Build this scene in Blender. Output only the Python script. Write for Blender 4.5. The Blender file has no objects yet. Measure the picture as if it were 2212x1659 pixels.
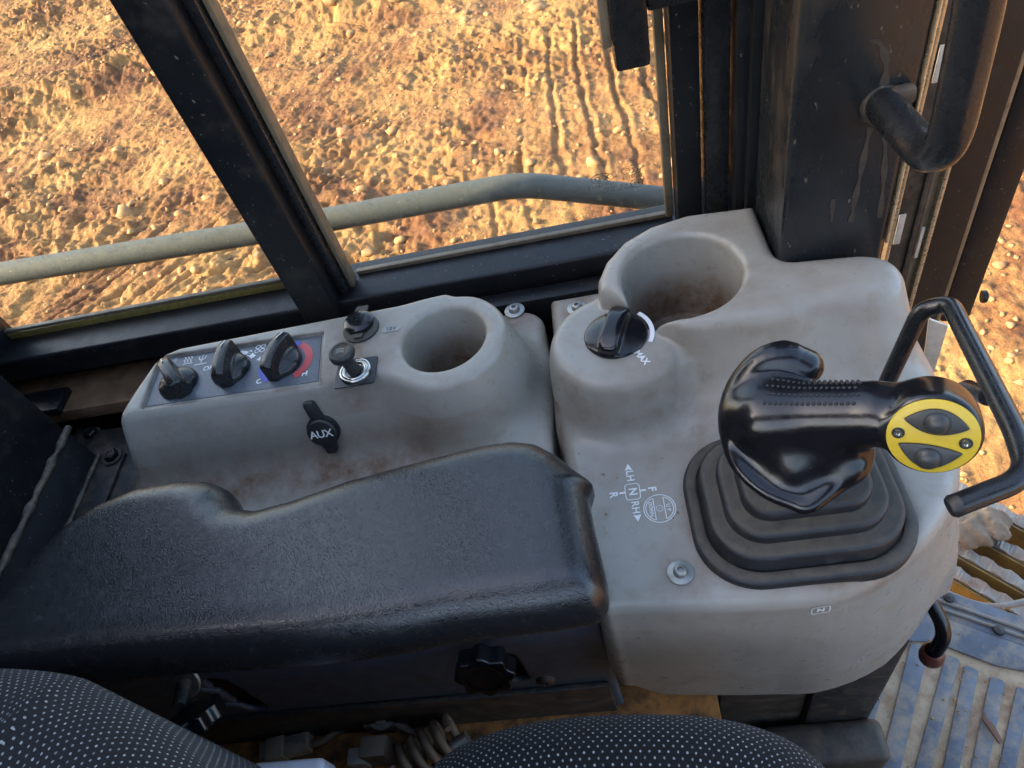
import bpy, bmesh, math, random
import numpy as np
from mathutils import Matrix, Vector
random.seed(4); np.random.seed(4)
rad = math.radians
S = bpy.context.scene
COL = S.collection

# ------------------------------------------------------------------ camera
F = 1550.0; CU, CV = 1106.0, 829.5                 # focal length and centre on a 2212 x 1659 plate
_d = np.array([444, 1320, 1550.]); _d /= np.linalg.norm(_d)
_x = np.array([12100, -1650, -1550.]); _x /= np.linalg.norm(_x); _x -= _x.dot(_d)*_d; _x /= np.linalg.norm(_x)
RC = np.array([_x, np.cross(-_d, _x), -_d])        # world = RC @ camera(right, down, forward)
CAM = np.array([0, 0, .55])
cam = bpy.data.objects.new('camera', bpy.data.cameras.new('camera')); COL.objects.link(cam)
m = Matrix.Identity(4)
for r in range(3):
    m[r][0] = RC[r, 0]; m[r][1] = -RC[r, 1]; m[r][2] = -RC[r, 2]; m[r][3] = CAM[r]
cam.matrix_world = m
cam.data.sensor_width = 36; cam.data.lens = F/2212*36
cam.data.clip_start = .02; cam.data.clip_end = 500
S.camera = cam

# ------------------------------------------------------------------ daylight
SUN_EL, SUN_AZ = rad(27), rad(189)                 # azimuth of the sun, counted from +x towards +y
W = bpy.data.worlds.new('World'); S.world = W; W.use_nodes = True
wn = W.node_tree
bg = wn.nodes['Background']; sky = wn.nodes.new('ShaderNodeTexSky')
sky.sky_type = 'NISHITA'; sky.sun_disc = False
sky.dust_density = 4; sky.ozone_density = .6; sky.sun_elevation = SUN_EL; sky.sun_rotation = rad(90)-SUN_AZ
wn.links.new(sky.outputs[0], bg.inputs[0]); bg.inputs[1].default_value = .15
sl = bpy.data.lights.new('sun', 'SUN'); sl.energy = 2.0; sl.angle = rad(.5); sl.color = (1, .75, .43)
so = bpy.data.objects.new('sun', sl); COL.objects.link(so)
sd = Vector((math.cos(SUN_EL)*math.cos(SUN_AZ), math.cos(SUN_EL)*math.sin(SUN_AZ), math.sin(SUN_EL)))
so.rotation_euler = sd.to_track_quat('Z', 'Y').to_euler(); so.location = (-3, 0, 4)
S.view_settings.view_transform = 'Standard'; S.view_settings.look = 'None'
S.view_settings.gamma = 1; S.view_settings.use_curve_mapping = False
S.view_settings.exposure = 2.55
S.cycles.max_bounces = 8; S.cycles.diffuse_bounces = 5; S.cycles.transparent_max_bounces = 12
S.cycles.caustics_reflective = False; S.cycles.caustics_refractive = False
S.cycles.use_denoising = True

# ------------------------------------------------------------------ helpers
def P(u, v, x=None, y=None, z=None, dep=None):
    d = RC @ np.array([u-CU, v-CV, F])
    if z is not None: t = (z-CAM[2])/d[2]
    elif y is not None: t = (y-CAM[1])/d[1]
    elif x is not None: t = (x-CAM[0])/d[0]
    else: t = dep/F
    return CAM + t*d
def depth(p): return float((RC.T @ (np.array(p)-CAM))[2])
def unit(a):
    a = np.array(a, float); return a/np.linalg.norm(a)
ORG = {}
def thing(name, label, cat, loc=(0, 0, 0), group=None):
    o = bpy.data.objects.new(name, None); COL.objects.link(o)
    o.empty_display_size = .02; o.location = loc; ORG[o.name] = np.array(loc, float)
    o['label'] = label; o['category'] = cat
    if group: o['group'] = group
    return o
def tag(o, label=None, cat=None, group=None, kind=None):
    for k, v in (('label', label), ('category', cat), ('group', group), ('kind', kind)):
        if v: o[k] = v
    return o
def mesh_obj(name, V, Fc, mat, parent=None, smooth=True, org=None):
    V = np.array(V, float).reshape(-1, 3)
    po = ORG[parent.name] if parent is not None else np.zeros(3)
    o_ = po if org is None else np.array(org, float)
    me = bpy.data.meshes.new(name)
    if isinstance(Fc, np.ndarray) and Fc.ndim == 2:
        n, k = Fc.shape
        me.vertices.add(len(V)); me.vertices.foreach_set('co', (V-o_).astype(np.float32).ravel())
        me.loops.add(n*k); me.loops.foreach_set('vertex_index', Fc.astype(np.int32).ravel())
        me.polygons.add(n); me.polygons.foreach_set('loop_start', np.arange(0, n*k, k, dtype=np.int32))
        me.update(calc_edges=True); me.validate()
    else:
        me.from_pydata([tuple(p) for p in (V-o_)], [], [tuple(int(i) for i in f) for f in Fc]); me.update()
    if smooth: me.polygons.foreach_set('use_smooth', np.ones(len(me.polygons), dtype=bool))
    me.materials.append(mat)
    o = bpy.data.objects.new(name, me); COL.objects.link(o)
    o.location = o_-po if parent is not None else o_
    if parent is not None: o.parent = parent
    ORG[o.name] = o_
    return o
def from_bm(name, bm, mat, parent=None, smooth=True, org=None, autosmooth=None):
    bmesh.ops.recalc_face_normals(bm, faces=bm.faces[:])
    bm.verts.index_update()
    V = [tuple(v.co) for v in bm.verts]; Fc = [[v.index for v in f.verts] for f in bm.faces]
    bm.free()
    o = mesh_obj(name, V, Fc, mat, parent, smooth, org)
    if smooth: sharp(o, 40 if autosmooth is None else autosmooth)
    return o
def sharp(o, deg):
    try: o.data.set_sharp_from_angle(angle=rad(deg))
    except Exception: pass
def bevel_all(bm, w, seg=2, ang=25):
    if w <= 0: return
    es = [e for e in bm.edges if len(e.link_faces) == 2 and e.calc_face_angle(0) > rad(ang)]
    bmesh.ops.bevel(bm, geom=es, offset=w, segments=seg, profile=.6, affect='EDGES', clamp_overlap=True)
def box(name, x0, x1, y0, y1, z0, z1, mat, parent=None, bev=.002, seg=2, org=None):
    bm = bmesh.new(); bmesh.ops.create_cube(bm, size=1)
    for v in bm.verts:
        v.co = Vector((x0+(v.co.x+.5)*(x1-x0), y0+(v.co.y+.5)*(y1-y0), z0+(v.co.z+.5)*(z1-z0)))
    bevel_all(bm, bev, seg)
    return from_bm(name, bm, mat, parent, org=org)
def prism(name, pts, vec, mat, parent=None, bev=.001, seg=2, org=None, smooth=True):
    """pts: planar 3-D outline, vec: extrusion"""
    bm = bmesh.new(); vec = np.array(vec, float)
    a = [bm.verts.new(tuple(p)) for p in pts]; b = [bm.verts.new(tuple(np.array(p)+vec)) for p in pts]
    n = len(a)
    bm.faces.new(a); bm.faces.new(b[::-1])
    for i in range(n): bm.faces.new((a[i], b[i], b[(i+1) % n], a[(i+1) % n]))
    bmesh.ops.recalc_face_normals(bm, faces=bm.faces[:])
    bevel_all(bm, bev, seg, 20)
    return from_bm(name, bm, mat, parent, org=org, smooth=smooth)
def frame(n, e1=None):
    n = unit(n)
    if e1 is None: e1 = (1, 0, 0) if abs(n[0]) < .9 else (0, 1, 0)
    e1 = np.array(e1, float); e1 = unit(e1-e1.dot(n)*n)
    return e1, np.cross(n, e1), n
def lathe(name, prof, org, n, mat, parent=None, N=32, e1=None, autosmooth=40):
    a, b, c = frame(n, e1); org = np.array(org, float)
    V = []; Fc = []
    for r, h in prof:
        for k in range(N):
            t = 2*math.pi*k/N
            V.append(org+max(r, 1e-5)*(math.cos(t)*a+math.sin(t)*b)+h*c)
    for i in range(len(prof)-1):
        for k in range(N):
            k2 = (k+1) % N
            Fc.append((i*N+k, i*N+k2, (i+1)*N+k2, (i+1)*N+k))
    o = mesh_obj(name, V, np.array(Fc), mat, parent); sharp(o, autosmooth); return o
def smooth_path(pts, n=8):
    pts = [np.array(p, float) for p in pts]
    q = [2*pts[0]-pts[1]]+pts+[2*pts[-1]-pts[-2]]
    out = []
    for i in range(1, len(q)-2):
        for k in range(n):
            t = k/n; a, b, c, d = q[i-1], q[i], q[i+1], q[i+2]
            out.append(.5*((2*b)+(c-a)*t+(2*a-5*b+4*c-d)*t*t+(3*b-a-3*c+d)*t**3))
    out.append(pts[-1]); return out
def fillet(pts, r, n=8):
    """polyline with its corners rounded"""
    pts = [np.array(p, float) for p in pts]; out = [pts[0]]
    for i in range(1, len(pts)-1):
        a, b, c = pts[i-1], pts[i], pts[i+1]
        rr = r[i-1] if isinstance(r, (list, tuple)) else r
        l = min(rr, .48*np.linalg.norm(a-b), .48*np.linalg.norm(c-b))
        p0 = b+unit(a-b)*l; p1 = b+unit(c-b)*l
        for k in range(n+1):
            t = k/n; out.append((1-t)**2*p0+2*t*(1-t)*b+t*t*p1)
    out.append(pts[-1]); return out
def tube_geo(path, r, N=16, cap=True):
    path = [np.array(p, float) for p in path]
    V = []; Fc = []; up = None; M = len(path)
    for i, p in enumerate(path):
        t = unit(path[min(i+1, M-1)]-path[max(i-1, 0)])
        if up is None: up = np.cross(t, (0, 0, 1) if abs(t[2]) < .9 else (1, 0, 0))
        up = unit(up-up.dot(t)*t); s = np.cross(t, up)
        rr = r[i] if isinstance(r, (list, tuple, np.ndarray)) else r
        for k in range(N):
            a = 2*math.pi*k/N; V.append(p+rr*(math.cos(a)*up+math.sin(a)*s))
    for i in range(M-1):
        for k in range(N):
            k2 = (k+1) % N; Fc.append((i*N+k, (i+1)*N+k, (i+1)*N+k2, i*N+k2))
    if cap: Fc.append(tuple(range(N))); Fc.append(tuple(range((M-1)*N, M*N))[::-1])
    return V, Fc
def tube(name, path, r, mat, parent=None, N=16, cap=True):
    V, Fc = tube_geo(path, r, N, cap)
    o = mesh_obj(name, V, Fc, mat, parent); sharp(o, 50); return o
# ---- signed distance shapes, meshed by surface nets
def smin(a, b, k):
    h = np.clip(.5+.5*(b-a)/k, 0, 1); return b*(1-h)+a*h-k*h*(1-h)
def smax(a, b, k): return -smin(-a, -b, k)
def poly2(x, y, pts):
    pts = np.array(pts, float); n = len(pts); x, y = np.broadcast_arrays(x, y)
    d = np.full(x.shape, 1e9); s = np.ones(x.shape)
    for i in range(n):
        j = (i-1) % n
        ex, ey = pts[j]-pts[i]; wx = x-pts[i][0]; wy = y-pts[i][1]
        t = np.clip((wx*ex+wy*ey)/(ex*ex+ey*ey), 0, 1)
        bx = wx-ex*t; by = wy-ey*t; d = np.minimum(d, bx*bx+by*by)
        c1 = y >= pts[i][1]; c2 = y < pts[j][1]; c3 = ex*wy > ey*wx
        fl = (c1 & c2 & c3) | (~c1 & ~c2 & ~c3); s = np.where(fl, -s, s)
    return s*np.sqrt(d)
def ext(d2, z, z0, z1, r):
    a = d2+r; b = np.abs(z-(z0+z1)/2)-(z1-z0)/2+r
    return np.minimum(np.maximum(a, b), 0)+np.sqrt(np.maximum(a, 0)**2+np.maximum(b, 0)**2)-r
def rbox2(x, y, x0, x1, y0, y1, r):
    a = np.abs(x-(x0+x1)/2)-(x1-x0)/2+r; b = np.abs(y-(y0+y1)/2)-(y1-y0)/2+r
    return np.minimum(np.maximum(a, b), 0)+np.sqrt(np.maximum(a, 0)**2+np.maximum(b, 0)**2)-r
def caps(X, Y, Z, a, b, ra, rb=None):
    a = np.array(a, float); b = np.array(b, float); rb = ra if rb is None else rb
    e = b-a; L = e.dot(e)
    t = np.clip(((X-a[0])*e[0]+(Y-a[1])*e[1]+(Z-a[2])*e[2])/L, 0, 1)
    return np.sqrt((X-a[0]-t*e[0])**2+(Y-a[1]-t*e[1])**2+(Z-a[2]-t*e[2])**2)-(ra+(rb-ra)*t)
def ell(X, Y, Z, c, R, M=None):
    p = np.stack(np.broadcast_arrays(X-c[0], Y-c[1], Z-c[2]), -1)
    if M is not None: p = p@np.array(M).T
    q = p/np.array(R); k0 = np.sqrt((q**2).sum(-1))+1e-9; k1 = np.sqrt(((q/np.array(R))**2).sum(-1))+1e-9
    return k0*(k0-1)/k1
def nets(Fn, lo, hi, h):
    lo = np.array(lo, float); n = np.ceil((np.array(hi)-lo)/h).astype(int)+1
    X = (lo[0]+h*np.arange(n[0]))[:, None, None]; Y = (lo[1]+h*np.arange(n[1]))[None, :, None]; Z = (lo[2]+h*np.arange(n[2]))[None, None, :]
    G = np.broadcast_to(Fn(X, Y, Z), tuple(n)).astype(np.float32)
    ins = G < 0
    c = ins[:-1, :-1, :-1].astype(np.int8)
    for a in ((1, 0, 0), (0, 1, 0), (0, 0, 1), (1, 1, 0), (1, 0, 1), (0, 1, 1), (1, 1, 1)):
        c = c+ins[a[0]:n[0]-1+a[0], a[1]:n[1]-1+a[1], a[2]:n[2]-1+a[2]]
    act = (c > 0) & (c < 8); idx = np.argwhere(act)
    num = np.full(act.shape, -1, np.int64); num[act] = np.arange(len(idx))
    acc = np.zeros((len(idx), 3)); cnt = np.zeros(len(idx))
    for ax in range(3):
        o1, o2 = [k for k in range(3) if k != ax]
        for p in (0, 1):
            for q in (0, 1):
                a = idx.copy(); a[:, o1] += p; a[:, o2] += q; b = a.copy(); b[:, ax] += 1
                ga = G[a[:, 0], a[:, 1], a[:, 2]]; gb = G[b[:, 0], b[:, 1], b[:, 2]]
                cr = (ga < 0) != (gb < 0); t = np.where(cr, ga/np.where(cr, ga-gb, 1), 0)
                pt = a.astype(float); pt[:, ax] += t
                acc += pt*cr[:, None]; cnt += cr
    V = lo+h*acc/cnt[:, None]
    for _ in range(2):                              # settle the points on the surface
        f0 = Fn(V[:, 0], V[:, 1], V[:, 2]); e = h*.25; g = np.zeros_like(V)
        for k in range(3):
            W_ = V.copy(); W_[:, k] += e; g[:, k] = (Fn(W_[:, 0], W_[:, 1], W_[:, 2])-f0)/e
        st = -(f0/np.maximum((g**2).sum(1), .05))[:, None]*g
        l = np.linalg.norm(st, axis=1, keepdims=True); V += st*np.minimum(1, .6*h/np.maximum(l, 1e-9))
    Q = []
    for ax in range(3):
        o1, o2 = (ax+1) % 3, (ax+2) % 3
        sl_a = [slice(None)]*3; sl_b = [slice(None)]*3; sl_a[ax] = slice(0, -1); sl_b[ax] = slice(1, None)
        A = ins[tuple(sl_a)]; B = ins[tuple(sl_b)]; e = np.argwhere(A != B)
        e = e[(e[:, o1] > 0) & (e[:, o2] > 0) & (e[:, o1] < n[o1]-1) & (e[:, o2] < n[o2]-1)]
        s = A[e[:, 0], e[:, 1], e[:, 2]]
        def cell(d1, d2):
            k = e.copy(); k[:, o1] -= d1; k[:, o2] -= d2; return num[k[:, 0], k[:, 1], k[:, 2]]
        q = np.stack([cell(1, 1), cell(0, 1), cell(0, 0), cell(1, 0)], 1)
        q[~s] = q[~s][:, ::-1]; Q.append(q)
    return V, np.concatenate(Q)
def sdf_obj(name, Fn, lo, hi, h, mat, parent=None, org=None, dirt=None):
    V, Q = nets(Fn, lo, hi, h)
    o = mesh_obj(name, V, Q, mat, parent, org=org)
    if dirt is not None:
        at = o.data.attributes.new('dirt', 'FLOAT', 'POINT')
        at.data.foreach_set('value', (np.clip(1.2*dirt(V[:, 0], V[:, 1], V[:, 2]), 0, 1)**.75).astype(np.float32))
    return o
# ---- noise
_tab = np.random.RandomState(7).rand(256, 256)
def vnoise(x, y):
    xi = np.floor(x).astype(int); yi = np.floor(y).astype(int); fx = x-xi; fy = y-yi
    fx = fx*fx*(3-2*fx); fy = fy*fy*(3-2*fy)
    g = lambda a, b: _tab[a % 256, b % 256]
    return (g(xi, yi)*(1-fx)+g(xi+1, yi)*fx)*(1-fy)+(g(xi, yi+1)*(1-fx)+g(xi+1, yi+1)*fx)*fy
def fbm(x, y, o=4):
    s = 0; a = .5
    for k in range(o): s = s+a*vnoise(x+17*k, y-9*k); x = x*2.03; y = y*2.03; a *= .5
    return s
# ---- flat print
_fonts = {}
def text(name, s, size, org, xd, yd, mat, parent, space=1, align='CENTER', bold=0, thick=0.0):
    cu = bpy.data.curves.new('t', 'FONT'); cu.body = s; cu.size = size; cu.space_character = space
    cu.align_x = align; cu.align_y = 'CENTER'; cu.offset = bold; cu.extrude = thick; cu.resolution_u = 3
    o = bpy.data.objects.new('t', cu); COL.objects.link(o)
    dg = bpy.context.evaluated_depsgraph_get(); dg.update()
    me = bpy.data.meshes.new_from_object(o.evaluated_get(dg)); bpy.data.objects.remove(o)
    V = np.zeros(len(me.vertices)*3); me.vertices.foreach_get('co', V); V = V.reshape(-1, 3)
    Fc = [tuple(p.vertices) for p in me.polygons]; bpy.data.meshes.remove(me)
    xd = unit(xd); yd = unit(yd); nd = np.cross(xd, yd)
    return mesh_obj(name, np.array(org)+V[:, :1]*xd+V[:, 1:2]*yd+V[:, 2:3]*nd, Fc, mat, parent, smooth=False)
def ribbon(name, pts2, w, org, xd, yd, mat, parent, closed=False):
    """a flat printed line of width w along 2-D points"""
    pts2 = [np.array(p, float) for p in pts2]; n = len(pts2); L = []; xd = unit(xd); yd = unit(yd)
    for i, p in enumerate(pts2):
        a = pts2[(i-1) % n] if (closed or i > 0) else p; b = pts2[(i+1) % n] if (closed or i < n-1) else p
        t = unit(b-a); nn = np.array([-t[1], t[0]])*w/2; L += [p+nn, p-nn]
    V = [np.array(org)+q[0]*xd+q[1]*yd for q in L]
    Fc = [(2*i, 2*i+1, 2*((i+1) % n)+1, 2*((i+1) % n)) for i in range(n if closed else n-1)]
    return mesh_obj(name, V, Fc, mat, parent, smooth=False)
def flat(name, pts2, org, xd, yd, mat, parent):
    xd = unit(xd); yd = unit(yd)
    return mesh_obj(name, [np.array(org)+p[0]*xd+p[1]*yd for p in pts2], [tuple(range(len(pts2)))], mat, parent, smooth=False)
def circ(r, a0=0, a1=360, n=32, cx=0, cy=0, ry=None):
    ry = r if ry is None else ry
    full = abs(a1-a0) >= 360; k = n if full else n+1
    return [(cx+r*math.cos(rad(a0+(a1-a0)*i/n)), cy+ry*math.sin(rad(a0+(a1-a0)*i/n))) for i in range(k)]
def rrect(w, h, r, n=5):
    o = []
    for cx, cy, a in ((w/2-r, h/2-r, 0), (-w/2+r, h/2-r, 90), (-w/2+r, -h/2+r, 180), (w/2-r, -h/2+r, 270)):
        o += [(cx+r*math.cos(rad(a+90*k/n)), cy+r*math.sin(rad(a+90*k/n))) for k in range(n+1)]
    return o

# ------------------------------------------------------------------ materials
def mat(name, col, rough=.5, metal=0, dust=None, dust_amt=.3, dust_scale=20, rvar=.1, bump=0, bscale=200, spec=.5, cvar=.12,
        dirt=None, top=None, coat=0, scratch=0, stretch=None):
    m = bpy.data.materials.new(name); m.use_nodes = True; t = m.node_tree; N = t.nodes; L = t.links
    b = N['Principled BSDF']; b.inputs['Metallic'].default_value = metal
    b.inputs['Specular IOR Level'].default_value = spec; b.inputs['Coat Weight'].default_value = coat
    tc = N.new('ShaderNodeTexCoord'); geo = N.new('ShaderNodeNewGeometry')
    src = geo.outputs['Position']
    if stretch:
        mp = N.new('ShaderNodeMapping'); mp.inputs['Scale'].default_value = stretch; L.new(src, mp.inputs[0]); src = mp.outputs[0]
    def noise(s, d=5, r=.6):
        n = N.new('ShaderNodeTexNoise'); n.inputs['Scale'].default_value = s; n.inputs['Detail'].default_value = d
        n.inputs['Roughness'].default_value = r; L.new(src, n.inputs['Vector']); return n.outputs['Fac']
    def ramp(x, a, bb, o0=0, o1=1):
        r = N.new('ShaderNodeMapRange'); r.inputs[1].default_value = a; r.inputs[2].default_value = bb
        r.inputs[3].default_value = o0; r.inputs[4].default_value = o1; L.new(x, r.inputs[0]); return r.outputs[0]
    def mix(f, a, c):
        x = N.new('ShaderNodeMix'); x.data_type = 'RGBA'
        if isinstance(f, float): x.inputs[0].default_value = f
        else: L.new(f, x.inputs[0])
        for i, q in ((6, a), (7, c)):
            if isinstance(q, tuple): x.inputs[i].default_value = (*q, 1)
            else: L.new(q, x.inputs[i])
        return x.outputs[2]
    def mul(a, c):
        x = N.new('ShaderNodeMath'); x.operation = 'MULTIPLY'; L.new(a, x.inputs[0])
        if isinstance(c, float): x.inputs[1].default_value = c
        else: L.new(c, x.inputs[1])
        return x.outputs[0]
    n1 = noise(dust_scale)
    c = mix(ramp(n1, .35, .65), tuple(k*(1-cvar) for k in col), tuple(min(1, k*(1+cvar)) for k in col))
    rg = ramp(noise(dust_scale*2.7), .3, .7, max(.02, rough-rvar), min(1, rough+rvar))
    rr = N.new('ShaderNodeMath'); rr.operation = 'MAXIMUM'; L.new(rg, rr.inputs[0]); rr.inputs[1].default_value = 0
    rout = rr.outputs[0]
    def over(f, dcol, drough=.85):
        nonlocal c, rout
        c = mix(f, c, dcol)
        x = N.new('ShaderNodeMix'); x.data_type = 'FLOAT'; L.new(f, x.inputs[0]); L.new(rout, x.inputs[2]); x.inputs[3].default_value = drough
        rout = x.outputs[0]
    if dust:
        over(mul(ramp(noise(dust_scale*1.6, 7, .7), .62-.3*dust_amt, .80-.2*dust_amt), min(1., dust_amt*1.6)), dust)
    if top:                                         # dust on upward faces; on the handrail, sky reflection put into colour
        sp = N.new('ShaderNodeSeparateXYZ'); L.new(geo.outputs['Normal'], sp.inputs[0])
        over(mul(ramp(sp.outputs[2], top[1], top[2]), ramp(noise(dust_scale*3, 6, .7), .3, .6, top[3], 1)), top[0])
    if dirt:
        a = N.new('ShaderNodeAttribute'); a.attribute_name = 'dirt'
        f = mul(a.outputs['Fac'], ramp(noise(55, 6, .7), .3, .62, .25, 1))
        over(f, dirt)
    if scratch:
        v = N.new('ShaderNodeTexNoise'); v.inputs['Scale'].default_value = 260; v.inputs['Detail'].default_value = 2
        L.new(src, v.inputs['Vector'])
        over(mul(ramp(v.outputs['Fac'], .70, .73), scratch), (.30, .26, .2))
    L.new(c, b.inputs['Base Color']); L.new(rout, b.inputs['Roughness'])
    if bump:
        bp = N.new('ShaderNodeBump'); bp.inputs['Strength'].default_value = bump; bp.inputs['Distance'].default_value = .001
        L.new(noise(bscale, 3), bp.inputs['Height']); L.new(bp.outputs[0], b.inputs['Normal'])
    return m
DUST = (.25, .15, .075)
M = {}
M['plastic'] = mat('grey_moulded_plastic', (.285, .264, .228), .33, dust=(.19, .145, .095), dust_amt=.34, dust_scale=24, bump=.10, bscale=1400, dirt=(.13, .068, .032), cvar=.05)
M['black_plastic'] = mat('black_plastic', (.012, .012, .013), .30, dust=DUST, dust_amt=.10, dust_scale=70, bump=.05, bscale=600)
M['panel_plastic'] = mat('dark_grey_panel', (.085, .095, .11), .32, dust=DUST, dust_amt=.14, dust_scale=40, scratch=.3)
M['gloss_black'] = mat('glossy_black_grip', (.006, .006, .008), .21, dust=DUST, dust_amt=.06, dust_scale=90, rvar=.06, bump=.04, bscale=700)
M['rubber'] = mat('dusty_black_rubber', (.014, .015, .017), .5, dust=(.10, .075, .05), dust_amt=.3, dust_scale=30, bump=.15, bscale=500, top=((.085, .072, .054), .80, .99, .25))
M['bar'] = mat('black_painted_bar', (.012, .013, .015), .27, dust=DUST, dust_amt=.02, dust_scale=40)
M['steel_black'] = mat('black_painted_steel', (.008, .009, .011), .40, dust=(.07, .055, .04), dust_amt=.25, dust_scale=16, scratch=.4, bump=.1, bscale=150, spec=.35)
M['steel_dust'] = mat('dusty_black_steel', (.022, .022, .022), .5, dust=(.12, .08, .045), dust_amt=.5, dust_scale=38, scratch=.6)
M['brown_ledge'] = mat('soil_covered_ledge', (.17, .092, .045), .7, dust=(.02, .017, .015), dust_amt=.35, dust_scale=25, cvar=.3, bump=.4, bscale=120)
M['seal'] = mat('dusty_seal_and_lit_reveal', (.15, .115, .075), .5, dust=(.05, .04, .03), dust_amt=.4, dust_scale=30)
M['yellow_edge'] = mat('yellowed_glass_edge', (.22, .16, .045), .3, dust=(.08, .05, .02), dust_amt=.4, dust_scale=50)
M['chrome'] = mat('chrome', (.50, .49, .46), .2, 1, rvar=.05)
M['zinc'] = mat('zinc_plated_steel', (.33, .33, .31), .45, .8, dust=DUST, dust_amt=.3, dust_scale=70)
M['alu'] = mat('weathered_galvanised_strip', (.52, .50, .44), .5, .35, dust=(.32, .27, .17), dust_amt=.4, dust_scale=60)
M['pillar'] = mat('satin_black_pillar_paint', (.014, .016, .018), .27, dust=(.06, .045, .032), dust_amt=.38, dust_scale=11, scratch=.35, stretch=(1, 1, .4), rvar=.05)
M['drip'] = mat('dried_mud_drip', (.034, .027, .020), .7, dust=(.016, .014, .012), dust_amt=.5, dust_scale=90)
M['channel'] = mat('dusty_beige_channel', (.24, .185, .12), .38, .3, dust=(.09, .06, .035), dust_amt=.4, dust_scale=40)
M['trim'] = mat('ground_lit_bright_trim', (.55, .45, .30), .3, .7, dust=(.2, .13, .07), dust_amt=.3, dust_scale=60)  # tan tint stands in for sunlit ground mirrored in the trim
M['white'] = mat('white_print', (.70, .71, .69), .5, cvar=.05, dust=(.33, .31, .27), dust_amt=.22, dust_scale=160)
M['navy'] = mat('blue_black_steel', (.065, .085, .120), .42, dust=(.10, .075, .05), dust_amt=.3, dust_scale=22, scratch=.6)
M['red'] = mat('red_print', (.48, .06, .065), .45, cvar=.05)
M['blue'] = mat('blue_print', (.06, .08, .45), .45, cvar=.05)
M['yellow'] = mat('yellow_button_plate', (.50, .36, .03), .38, dust=(.3, .2, .05), dust_amt=.12, dust_scale=120, cvar=.04)
M['button'] = mat('soft_black_button', (.028, .03, .032), .42)
M['paint'] = mat('yellow_machine_paint', (.42, .27, .035), .5, dust=(.18, .10, .04), dust_amt=.35, dust_scale=20, cvar=.2)
M['rail'] = mat('dusty_rail_with_reflections', (.30, .21, .03), .4, top=((.065, .082, .088), -.60, -.52, .9), dust=(.35, .33, .27), dust_amt=.22, dust_scale=30, scratch=.9)  # yellow underside and grey upper side stand in for reflected ground and sky
M['mat'] = mat('dusty_floor_mat', (.125, .135, .155), .7, dust=(.38, .29, .19), dust_amt=.55, dust_scale=15, cvar=.25, bump=.3, bscale=150)
M['mat_groove'] = mat('dust_filled_groove', (.44, .32, .20), .85, dust=(.25, .13, .065), dust_amt=.6, dust_scale=20, bump=.4, bscale=200)
M['orange'] = mat('orange_painted_base', (.42, .175, .045), .6, dust=(.03, .022, .016), dust_amt=.6, dust_scale=28, cvar=.25, bump=.2, bscale=90)
M['cable'] = mat('brown_dusty_cable', (.16, .115, .08), .6, dust=DUST, dust_amt=.4, dust_scale=60)
M['connector'] = mat('grey_brown_connector', (.24, .19, .145), .6, dust=DUST, dust_amt=.35, dust_scale=60)
M['wall_brown'] = mat('dusty_brown_side_panel', (.040, .031, .023), .6, dust=(.13, .09, .055), dust_amt=.5, dust_scale=26, cvar=.3)
M['knob_red'] = mat('dark_red_knob', (.10, .03, .022), .4, dust=(.2, .12, .08), dust_amt=.3, dust_scale=80)
M['mud'] = mat('dried_mud', (.19, .14, .095), .95, bump=1, bscale=90, cvar=.3)
M['grate'] = mat('worn_step_steel', (.22, .20, .17), .5, .2, dust=(.24, .13, .07), dust_amt=.6, dust_scale=22)
M['grate_side'] = mat('dark_yellow_step_side', (.20, .125, .03), .6, dust=(.07, .045, .02), dust_amt=.5, dust_scale=14)  # dark yellow-brown side plates of the step
M['ink'] = mat('etched_glass_mark', (.03, .03, .02), .8)
M['white_plastic'] = mat('white_plastic', (.62, .62, .66), .35)
M['weld'] = mat('weld_bead', (.07, .06, .05), .55, .2, dust=(.3, .2, .12), dust_amt=.5, dust_scale=60, bump=.6, bscale=200)

def leather():
    m = mat('black_leather', (.009, .0095, .011), .25, dust=(.045, .04, .032), dust_amt=.16, dust_scale=70, coat=.0, cvar=.1, rvar=.03)
    t = m.node_tree; N = t.nodes; L = t.links; b = N['Principled BSDF']; g = N['Geometry'] if 'Geometry' in N else [n for n in N if n.type == 'NEW_GEOMETRY'][0]
    v = N.new('ShaderNodeTexVoronoi'); v.feature = 'DISTANCE_TO_EDGE'; v.inputs['Scale'].default_value = 520
    nz = N.new('ShaderNodeTexNoise'); nz.inputs['Scale'].default_value = 90; nz.inputs['Detail'].default_value = 3
    mx = N.new('ShaderNodeVectorMath'); mx.operation = 'MULTIPLY_ADD'; mx.inputs[1].default_value = (.012,)*3
    L.new(nz.outputs['Color'], mx.inputs[0]); L.new(g.outputs['Position'], mx.inputs[2]); L.new(mx.outputs[0], v.inputs['Vector'])
    L.new(g.outputs['Position'], nz.inputs['Vector'])
    r = N.new('ShaderNodeMapRange'); r.inputs[2].default_value = .12; L.new(v.outputs['Distance'], r.inputs[0])
    n2 = N.new('ShaderNodeTexNoise'); n2.inputs['Scale'].default_value = 26; n2.inputs['Detail'].default_value = 4; L.new(g.outputs['Position'], n2.inputs['Vector'])
    ad = N.new('ShaderNodeMath'); ad.operation = 'MULTIPLY_ADD'; L.new(n2.outputs['Fac'], ad.inputs[0]); ad.inputs[1].default_value = 1.1; L.new(r.outputs[0], ad.inputs[2])
    bp = N.new('ShaderNodeBump'); bp.inputs['Strength'].default_value = .20; bp.inputs['Distance'].default_value = .0007
    L.new(ad.outputs[0], bp.inputs['Height']); L.new(bp.outputs[0], b.inputs['Normal'])
    return m
M['leather'] = leather(); M['leather'].node_tree.nodes['Principled BSDF'].inputs['Specular IOR Level'].default_value = .7

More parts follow.
